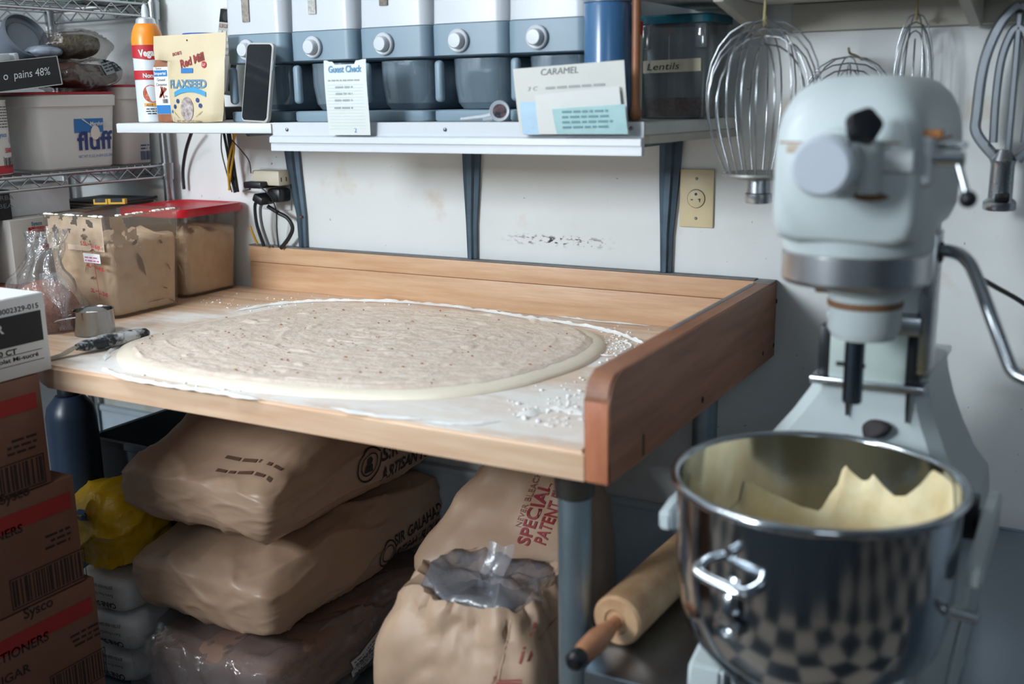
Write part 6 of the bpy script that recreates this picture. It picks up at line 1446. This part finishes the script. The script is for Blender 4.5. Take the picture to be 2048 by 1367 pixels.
    for sx in (-1, 1): box(bm, (MX+sx*(hx-.0035)-.0022, y0+.05, zz-.0012), (MX+sx*(hx-.0035)+.0045*(1 if sx > 0 else .2), MY+.10, zz+.0012), .0005)
    box(bm, (MX-.075, y0-.0045, zz-.001), (MX+.06, y0-.001, zz+.001), .0004); O('cover_seam', bm, mat('seam_rust', (150, 110, 72), .7), hd)
    for a, b_, w_ in ((1560, 1690, .004), ): pass
    p = ymix(1655, 263, y0); bm = NB(); box(bm, (p.x-.045, y0-.0052, zz-.012), (p.x+.040, y0-.0042, zz-.002), .0004); O('grease_stain', bm, mat('grease_brown', (168, 134, 88), .6, rgb2=(196, 200, 196), vscale=20), hd)
    # lower drum and chrome drip ring
    bm = NB(); lathe(bm, [(.0, 1.236), (.089, 1.236), (.0915, 1.228), (.0915, 1.194), (.090, 1.1865), (0, 1.1865)], (MX, MY, 0), 56); O('drum', bm, M_enam, hd)
    bm = NB(); lathe(bm, [(0, 1.186), (.0885, 1.186), (.0900, 1.184), (.0900, 1.152), (.0875, 1.147), (.075, 1.146), (0, 1.150)], (MX, MY, 0), 56); O('drip_ring', bm, mat('drip_ring_steel', (206, 208, 212), .30, metal=1.0), hd, ang=22)
    # planetary and agitator shaft
    bm = NB(); px_, py_ = MX+.012, MY+.012; lathe(bm, [(0, 1.146), (.055, 1.146), (.055, 1.135), (.045, 1.130), (.045, 1.085), (.038, 1.072), (0, 1.072)], (px_, py_, 0), 36); pn = O('planetary', bm, M_enam2, t)
    bm = NB(); cyl(bm, (px_-.008, py_-.006, .985), (px_-.008, py_-.006, 1.0718), .0125, 20, .002); sh = O('agitator_shaft', bm, mat('shaft_steel', (96, 108, 120), .3, metal=1.0), pn)
    bm = NB(); cyl(bm, (px_-.030, py_-.006, 1.035), (px_+.006, py_-.006, 1.035), .003, 10); O('drive_pin', bm, M_dark, sh)
    bm = NB(); lathe(bm, [(.0445, 1.112), (.0462, 1.114), (.0462, 1.120), (.0445, 1.122)], (px_, py_, 0), 30); box(bm, (px_-.060, py_-.02, 1.128), (px_-.040, py_+.01, 1.145), .003); O('grease_collar', bm, mat('rusty_grease', (120, 84, 56), .6), pn)
    # ---- attachment hub on the front
    hz = PX(1638, 333, 'y', y0-.075).z; hxx = MX-.008
    def fcyl(bm, x, z, ya, yb_, r, seg=36, bev=.002): return cyl(bm, (x, ya, z), (x, yb_, z), r, seg, bev)
    bm = NB(); fcyl(bm, hxx, hz, y0+.002, y0-.066, .0335, bev=.004); hb = O('attachment_hub', bm, M_enam, t)
    bm = NB(); fcyl(bm, hxx, hz, y0-.0665, y0-.082, .034, bev=.005); O('hub_cap', bm, mat('hub_cap_enamel', (188, 196, 206), .4), hb)
    bm = NB(); fcyl(bm, hxx, hz, y0+.0, y0-.012, .040, bev=.003); O('hub_flange', bm, M_enam2, hb)
    # black lobed thumb knob
    kp = PX(1720, 258, 'y', y0-.045); bm = NB(); rings = []
    dk = V((.55, -.75, .35)).normalized(); fx, fy = frame(dk)
    for s, d in ((.62, 0), (.95, .003), (1, .010), (.9, .018), (.5, .020)):
        rings.append([kp+dk*d+(fx*math.cos(a)+fy*math.sin(a))*(.0195+.0012*math.cos(5*a))*s for a in [2*PI*i/40 for i in range(40)]])
    loft(bm, rings); kb = O('thumb_knob', bm, M_dark, hb)
    bm = NB(); tube(bm, [kp+dk*.001, V((hxx+.022, y0-.04, hz+.028))], .006, 12); O('knob_stem', bm, M_steel, kb)
    p = PX(1687, 293, 'y', y0-.06); bm = NB(); bmesh.ops.create_uvsphere(bm, u_segments=12, v_segments=8, radius=.006, matrix=Matrix.Translation(p)); O('rivet', bm, M_chrome, hb)
    # gear housing neck right of the hub, dark gap between
    q = PX(1737, 335, 'y', y0-.02); bm = NB(); cyl(bm, (q.x, y0-.012, hz-.034), (q.x, y0-.012, hz+.026), .013, 20, .002); O('hinge_post', bm, M_enam2, t)
    q = PX(1790, 322, 'y', y0-.01); bm = NB(); box(bm, (q.x-.020, y0-.012, q.z-.013), (q.x+.020, y0+.03, q.z+.013), .004); O('name_plate', bm, mat('pale_plate', (206, 212, 214), .35), hd)
    bm = NB(); sack(bm, V((hxx+.040, y0-.004, hz-.038)), (.04, .010, .010), seed=66, p=2.4, n=8, wr=.003); O('grease_lump', bm, mat('rusty_grease', (120, 84, 56), .6), hd)
    # ---- speed lever on the right
    s0 = PX(1848, 322, 'y', y0+.02); bm = NB(); cyl(bm, (s0.x, y0+.02, s0.z-.028), (s0.x, y0+.02, s0.z+.028), .0125, 22, .004); sp = O('speed_boss', bm, M_whitepl, t)
    e = PX(1930, 318, 'y', y0+.02); bm = NB(); tube(bm, [V((s0.x+.008, y0+.02, s0.z+.003)), V((e.x, y0+.02, s0.z+.003))], .0085, 18); O('lever_arm', bm, M_chrome, sp)
    f = PX(1936, 398, 'y', y0+.01); bm = NB(); tube(bm, [V((e.x-.008, y0+.02, s0.z+.002)), f], .0042, 12); O('lever_rod', bm, M_steel, sp)
    bm = NB(); bmesh.ops.create_uvsphere(bm, u_segments=20, v_segments=12, radius=.0098, matrix=Matrix.Translation(f)); O('lever_ball', bm, M_dark, sp)
    bm = NB(); p = PX(1905, 290, 'y', y0+.05); box(bm, (p.x-.016, y0+.03, p.z-.004), (p.x+.016, y0+.06, p.z+.004), .003); O('pivot_cover', bm, M_steel, sp)
    p = PX(1850, 268, 'y', y0+.025); bm = NB(); box(bm, (s0.x-.014, y0+.012, p.z-.004), (s0.x+.018, y0+.03, p.z+.005), .002); O('rust_patch', bm, mat('rust_orange', (176, 116, 66), .7), hd)
    # ---- bowl lift crank
    pts = [PX(1868, 503, 'y', -.53), PX(1900, 502, 'y', -.54), PX(1930, 516, 'y', -.55), PX(1950, 548, 'y', -.56), PX(1985, 640, 'y', -.58), PX(2012, 712, 'y', -.59), PX(2026, 742, 'y', -.595), PX(2050, 757, 'y', -.60), PX(2110, 775, 'y', -.61)]
    bm = NB(); tube(bm, spline(pts, 6), .0085, 14); ck = O('lift_crank', bm, M_steel, t)
    bm = NB(); cyl(bm, pts[0]-V((.012, 0, 0)), pts[0]+V((.012, 0, 0)), .014, 20, .002); O('crank_hub', bm, M_dark, ck)
    # ---- bowl yoke arms, latch, feet
    for sx in (-1, 1):
        x = BC.x+sx*.186; bm = NB(); prism(bm, [(-.555, .86), (-.555, .80), (-.76, .812), (-.80, .825), (-.80, .848), (-.76, .856)], lambda y, z: V((x-.008, y, z)), lambda y, z: V((x+.008, y, z)), .003); ya = O('yoke_arm', bm, M_enam, t)
    p = PX(1948, 1035, 'y', -.60); bm = NB(); box(bm, (p.x-.022, -.615, p.z-.026), (p.x+.004, -.575, p.z+.026), .003); lt = O('bowl_latch', bm, M_dark, t)
    bm = NB(); box(bm, (p.x+.0045, -.61, p.z-.026), (p.x+.022, -.58, p.z+.010), .004); O('latch_tab', bm, mat('latch_cream', (196, 200, 190), .45), lt)
    for sx in (-1, 1):
        x = cx+sx*.135-.006; bm = NB(); prism(bm, [(-.555, STZ+.001), (-.555, STZ+.13), (-.60, STZ+.10), (-.70, STZ+.055), (-.795, STZ+.04), (-.80, STZ+.001)], lambda y, z: V((x-.024, y, z)), lambda y, z: V((x+.024, y, z)), .006); O('foot', bm, M_enam, t)
BC = PX(1633, 957, 'y', -.773); RZ = BC.z; BR = .168
def bowl():
    t = thing('mixing_bowl', 'polished steel mixing bowl with side handle under the mixer', 'bowl', (BC.x, BC.y, RZ-.30))
    out = [(BR, 0), (BR, -.02), (BR-.001, -.10), (BR-.004, -.15), (BR-.014, -.19), (BR-.036, -.225), (BR-.07, -.255), (BR-.11, -.272), (0, -.280)]
    prof = [(0, -.278)]+[(max(0, r-.0035), z+.0015) for r, z in out[::-1][1:]]+[(BR-.003, 0), (BR-.002, .004), (BR+.003, .0065), (BR+.0075, .004), (BR+.008, -.001), (BR+.0045, -.005), (BR, -.004)]+out[1:]
    bm = NB(); lathe(bm, prof, (BC.x, BC.y, RZ), 96); O('bowl_body', bm, mat('polished_bowl', (188, 194, 200), .13, metal=1.0, rvar=.05, vscale=5), t, ang=60)
    bm = NB(); lathe(bm, [(.075, -.2825), (.095, -.2825), (.095, -.268), (.075, -.27)], (BC.x, BC.y, RZ), 40); O('foot_ring', bm, M_steel, t)
    # strap handle with lower loop, welded to the front
    hp = PX(1500, 1150, 'y', BC.y-.15); a = math.atan2(hp.y-BC.y, hp.x-BC.x); a = rad(-108)
    d = V((math.cos(a), math.sin(a), 0)); s = V((-d.y, d.x, 0))
    zc = PX(1500, 1155, 'y', (BC+d*BR).y).z-RZ
    def pt(u, w_, z): return V((BC.x, BC.y, RZ))+d*(BR+w_)+s*u+V((0, 0, z))
    bm = NB(); tube(bm, spline([pt(-.034, -.004, zc+.008), pt(-.034, .016, zc+.006), pt(-.026, .026, zc), pt(.026, .026, zc-.004), pt(.034, .016, zc-.004), pt(.034, -.004, zc-.004)], 6), .007, 12, flat=.8); hh = O('handle', bm, M_chrome, t)
    bm = NB(); tube(bm, spline([pt(0, -.002, zc-.006), pt(0, .010, zc-.03), pt(0, .012, zc-.05), pt(0, .002, zc-.07)], 6), .009, 12, flat=.4); lp = O('handle_tail', bm, M_chrome, hh)
    bm = NB(); tube(bm, [pt(.014*math.cos(q), .006, zc-.066+.011*math.sin(q)) for q in [2*PI*k/20 for k in range(20)]], .0048, 8, closed=True); O('handle_ring', bm, M_chrome, hh)
    bm = NB(); tube(bm, [pt(0, .0, zc+.03), pt(0, .010, zc+.03)], .006, 12); O('rivet', bm, M_chrome, hh)
    p = V((BC.x, BC.y, RZ-.125))+V((.985, -.17, 0))*BR; bm = NB(); tube(bm, [p, p+V((.03, -.004, 0))], [.008, .006], 14); O('side_pin', bm, M_chrome, t)
bowl()
mixer()
def batter():
    t = thing('bowl_batter', 'pale yellow dough clinging to the inside of the steel bowl', 'dough', (BC.x, BC.y, RZ-.27))
    R = BR-.006
    def hit(px, py):
        d = CF+CR*((px-IW/2)/FPX)-CU*((py-IH/2)/FPX); ox, oy = CAM.x-BC.x, CAM.y-BC.y
        A = d.x**2+d.y**2; B = 2*(ox*d.x+oy*d.y); C_ = ox**2+oy**2-R*R; D = max(0, B*B-4*A*C_); s = (-B+math.sqrt(D))/(2*A); p = CAM+d*s
        return math.atan2(p.y-BC.y, p.x-BC.x), p.z-RZ
    edge = [(1440, 1040), (1482, 1000), (1486, 962), (1506, 966), (1540, 985), (1575, 1000), (1600, 1012), (1640, 1022), (1662, 985), (1678, 965), (1687, 925), (1700, 942), (1722, 960), (1735, 962), (1745, 948), (1768, 975), (1788, 992), (1810, 992), (1838, 970), (1862, 940), (1878, 934), (1896, 950), (1904, 975)]
    pts = sorted(hit(*e) for e in edge); pts = [(pts[0][0]-.25, -.12)]+pts+[(pts[-1][0]+.0, pts[-1][1])]
    a0 = min(p[0] for p in pts); a1 = max(p[0] for p in pts)
    def top(a):
        for (u, z), (v, w_) in zip(pts, pts[1:]):
            if u <= a <= v: f = (a-u)/(v-u) if v > u else 0; return z+(w_-z)*f
        return pts[-1][1]
    right = hit(1904, 975); n = 220; A = []; full = [a0+(2*PI)*i/n for i in range(n)]
    def topf(a):
        aa = a
        while aa > PI: aa -= 2*PI
        if a0 <= aa <= a1: return top(aa)
        # out of the photo's sight: let the edge fall smoothly around the near side
        g = (aa-a1) if aa > a1 else (aa+2*PI-a1) if aa < a0 else 0
        if aa < a0: g2 = a0-aa
        else: g2 = 9
        zr, zl = pts[0][1], -.12
        dist = min(abs(aa-a1), abs(aa-a0)); base = pts[0][1] if abs(aa-a0) < abs(aa-a1) else pts[-1][1]
        return base+(-.16-base)*min(1, dist/.7)
    bm = NB(); rows = []; M_ = 22
    def inner(z):   # inside radius of the bowl at depth z
        q = [(0, BR), (-.10, BR-.001), (-.15, BR-.004), (-.19, BR-.014), (-.225, BR-.036), (-.255, BR-.07), (-.272, BR-.11), (-.28, .0)]
        for (u, r1), (v, r2) in zip(q, q[1:]):
            if v <= z <= u: return r1+(r2-r1)*(u-z)/(u-v)
        return .0 if z < 0 else BR
    for j in range(M_+1):
        f = j/M_; row = []
        for a in full:
            zt = min(-.006, topf(a)); z = zt+(-.235-zt)*f
            r = inner(z)-.0042-.010*min(1, f*6)**.6-.006*noise.noise(V((math.cos(a)*5, math.sin(a)*5, z*30)))*min(1, f*5)
            row.append(V((BC.x+r*math.cos(a), BC.y+r*math.sin(a), RZ+z)))
        rows.append(row)
    cen = rows[-1]; c = V((BC.x, BC.y, RZ-.225))
    for s in (.7, .4, .15): rows.append([c+(p-c)*s+V((0, 0, .02*noise.noise(p*20+V((s, 0, 0))))) for p in cen])
    loft(bm, rows, cap0=False); O('clinging_dough', bm, mat('yellow_batter', (232, 218, 178), .5, rgb2=(222, 200, 150), vscale=20, bump=.25, bscale=40), t, ang=180)
batter()
def pin():
    za = STZ+.0385; a = PX(1232, 1243, 'z', za); b = PX(1392, 1092, 'z', za); d = (b-a); d.z = 0; d.normalize(); e = PX(1150, 1322, 'z', za)
    t = thing('rolling_pin', 'worn wooden rolling pin lying on the steel stand', 'rolling pin', V((a.x, a.y, STZ))); L = .38
    q = d.to_track_quat('Z', 'Y').to_matrix().to_4x4(); T = Matrix.Translation(V((a.x, a.y, za))) @ q
    bm = NB(); lathe(bm, [(0, 0), (.012, 0), (.013, .003), (.018, .003), (.019, .0), (.034, 0), (.038, .005), (.038, L-.005), (.034, L), (0, L)], seg=44, T=T); O('roller', bm, wood('pin_wood', (206, 172, 134), (176, 134, 98), (10, 10, 10), scale=2.0), t)
    for s in (-1, 1):
        o = 0 if s < 0 else L; bm = NB(); h = [(0.0, 0.0), (.010, 0), (.0095, .012), (.013, .03), (.0165, .06), (.0155, .09), (.0125, .112)]
        lathe(bm, [(r, o+s*z) for r, z in h], seg=24, T=T); hd = O('handle', bm, wood('pin_handle_wood', (190, 136, 100), (160, 104, 74), (10, 10, 10), scale=2.0), t)
        bm = NB(); lathe(bm, [(.0127, o+s*.110), (.0135, o+s*.112), (.0132, o+s*.128), (.008, o+s*.134), (0, o+s*.134)], seg=22, T=T); O('end_cap', bm, M_dark, hd)
pin()
def mixcord():
    bm = NB(); tube(bm, spline([PX(1905, 500, 'y', -.42), PX(1950, 548, 'y', -.34), PX(1985, 570, 'y', -.26), PX(2050, 608, 'y', -.15), PX(2110, 660, 'y', -.06)], 8), .0042, 8); O('extension_cord', bm, M_cord, label='black power cord running from the mixer to the right', cat='cord', ang=60)
mixcord()
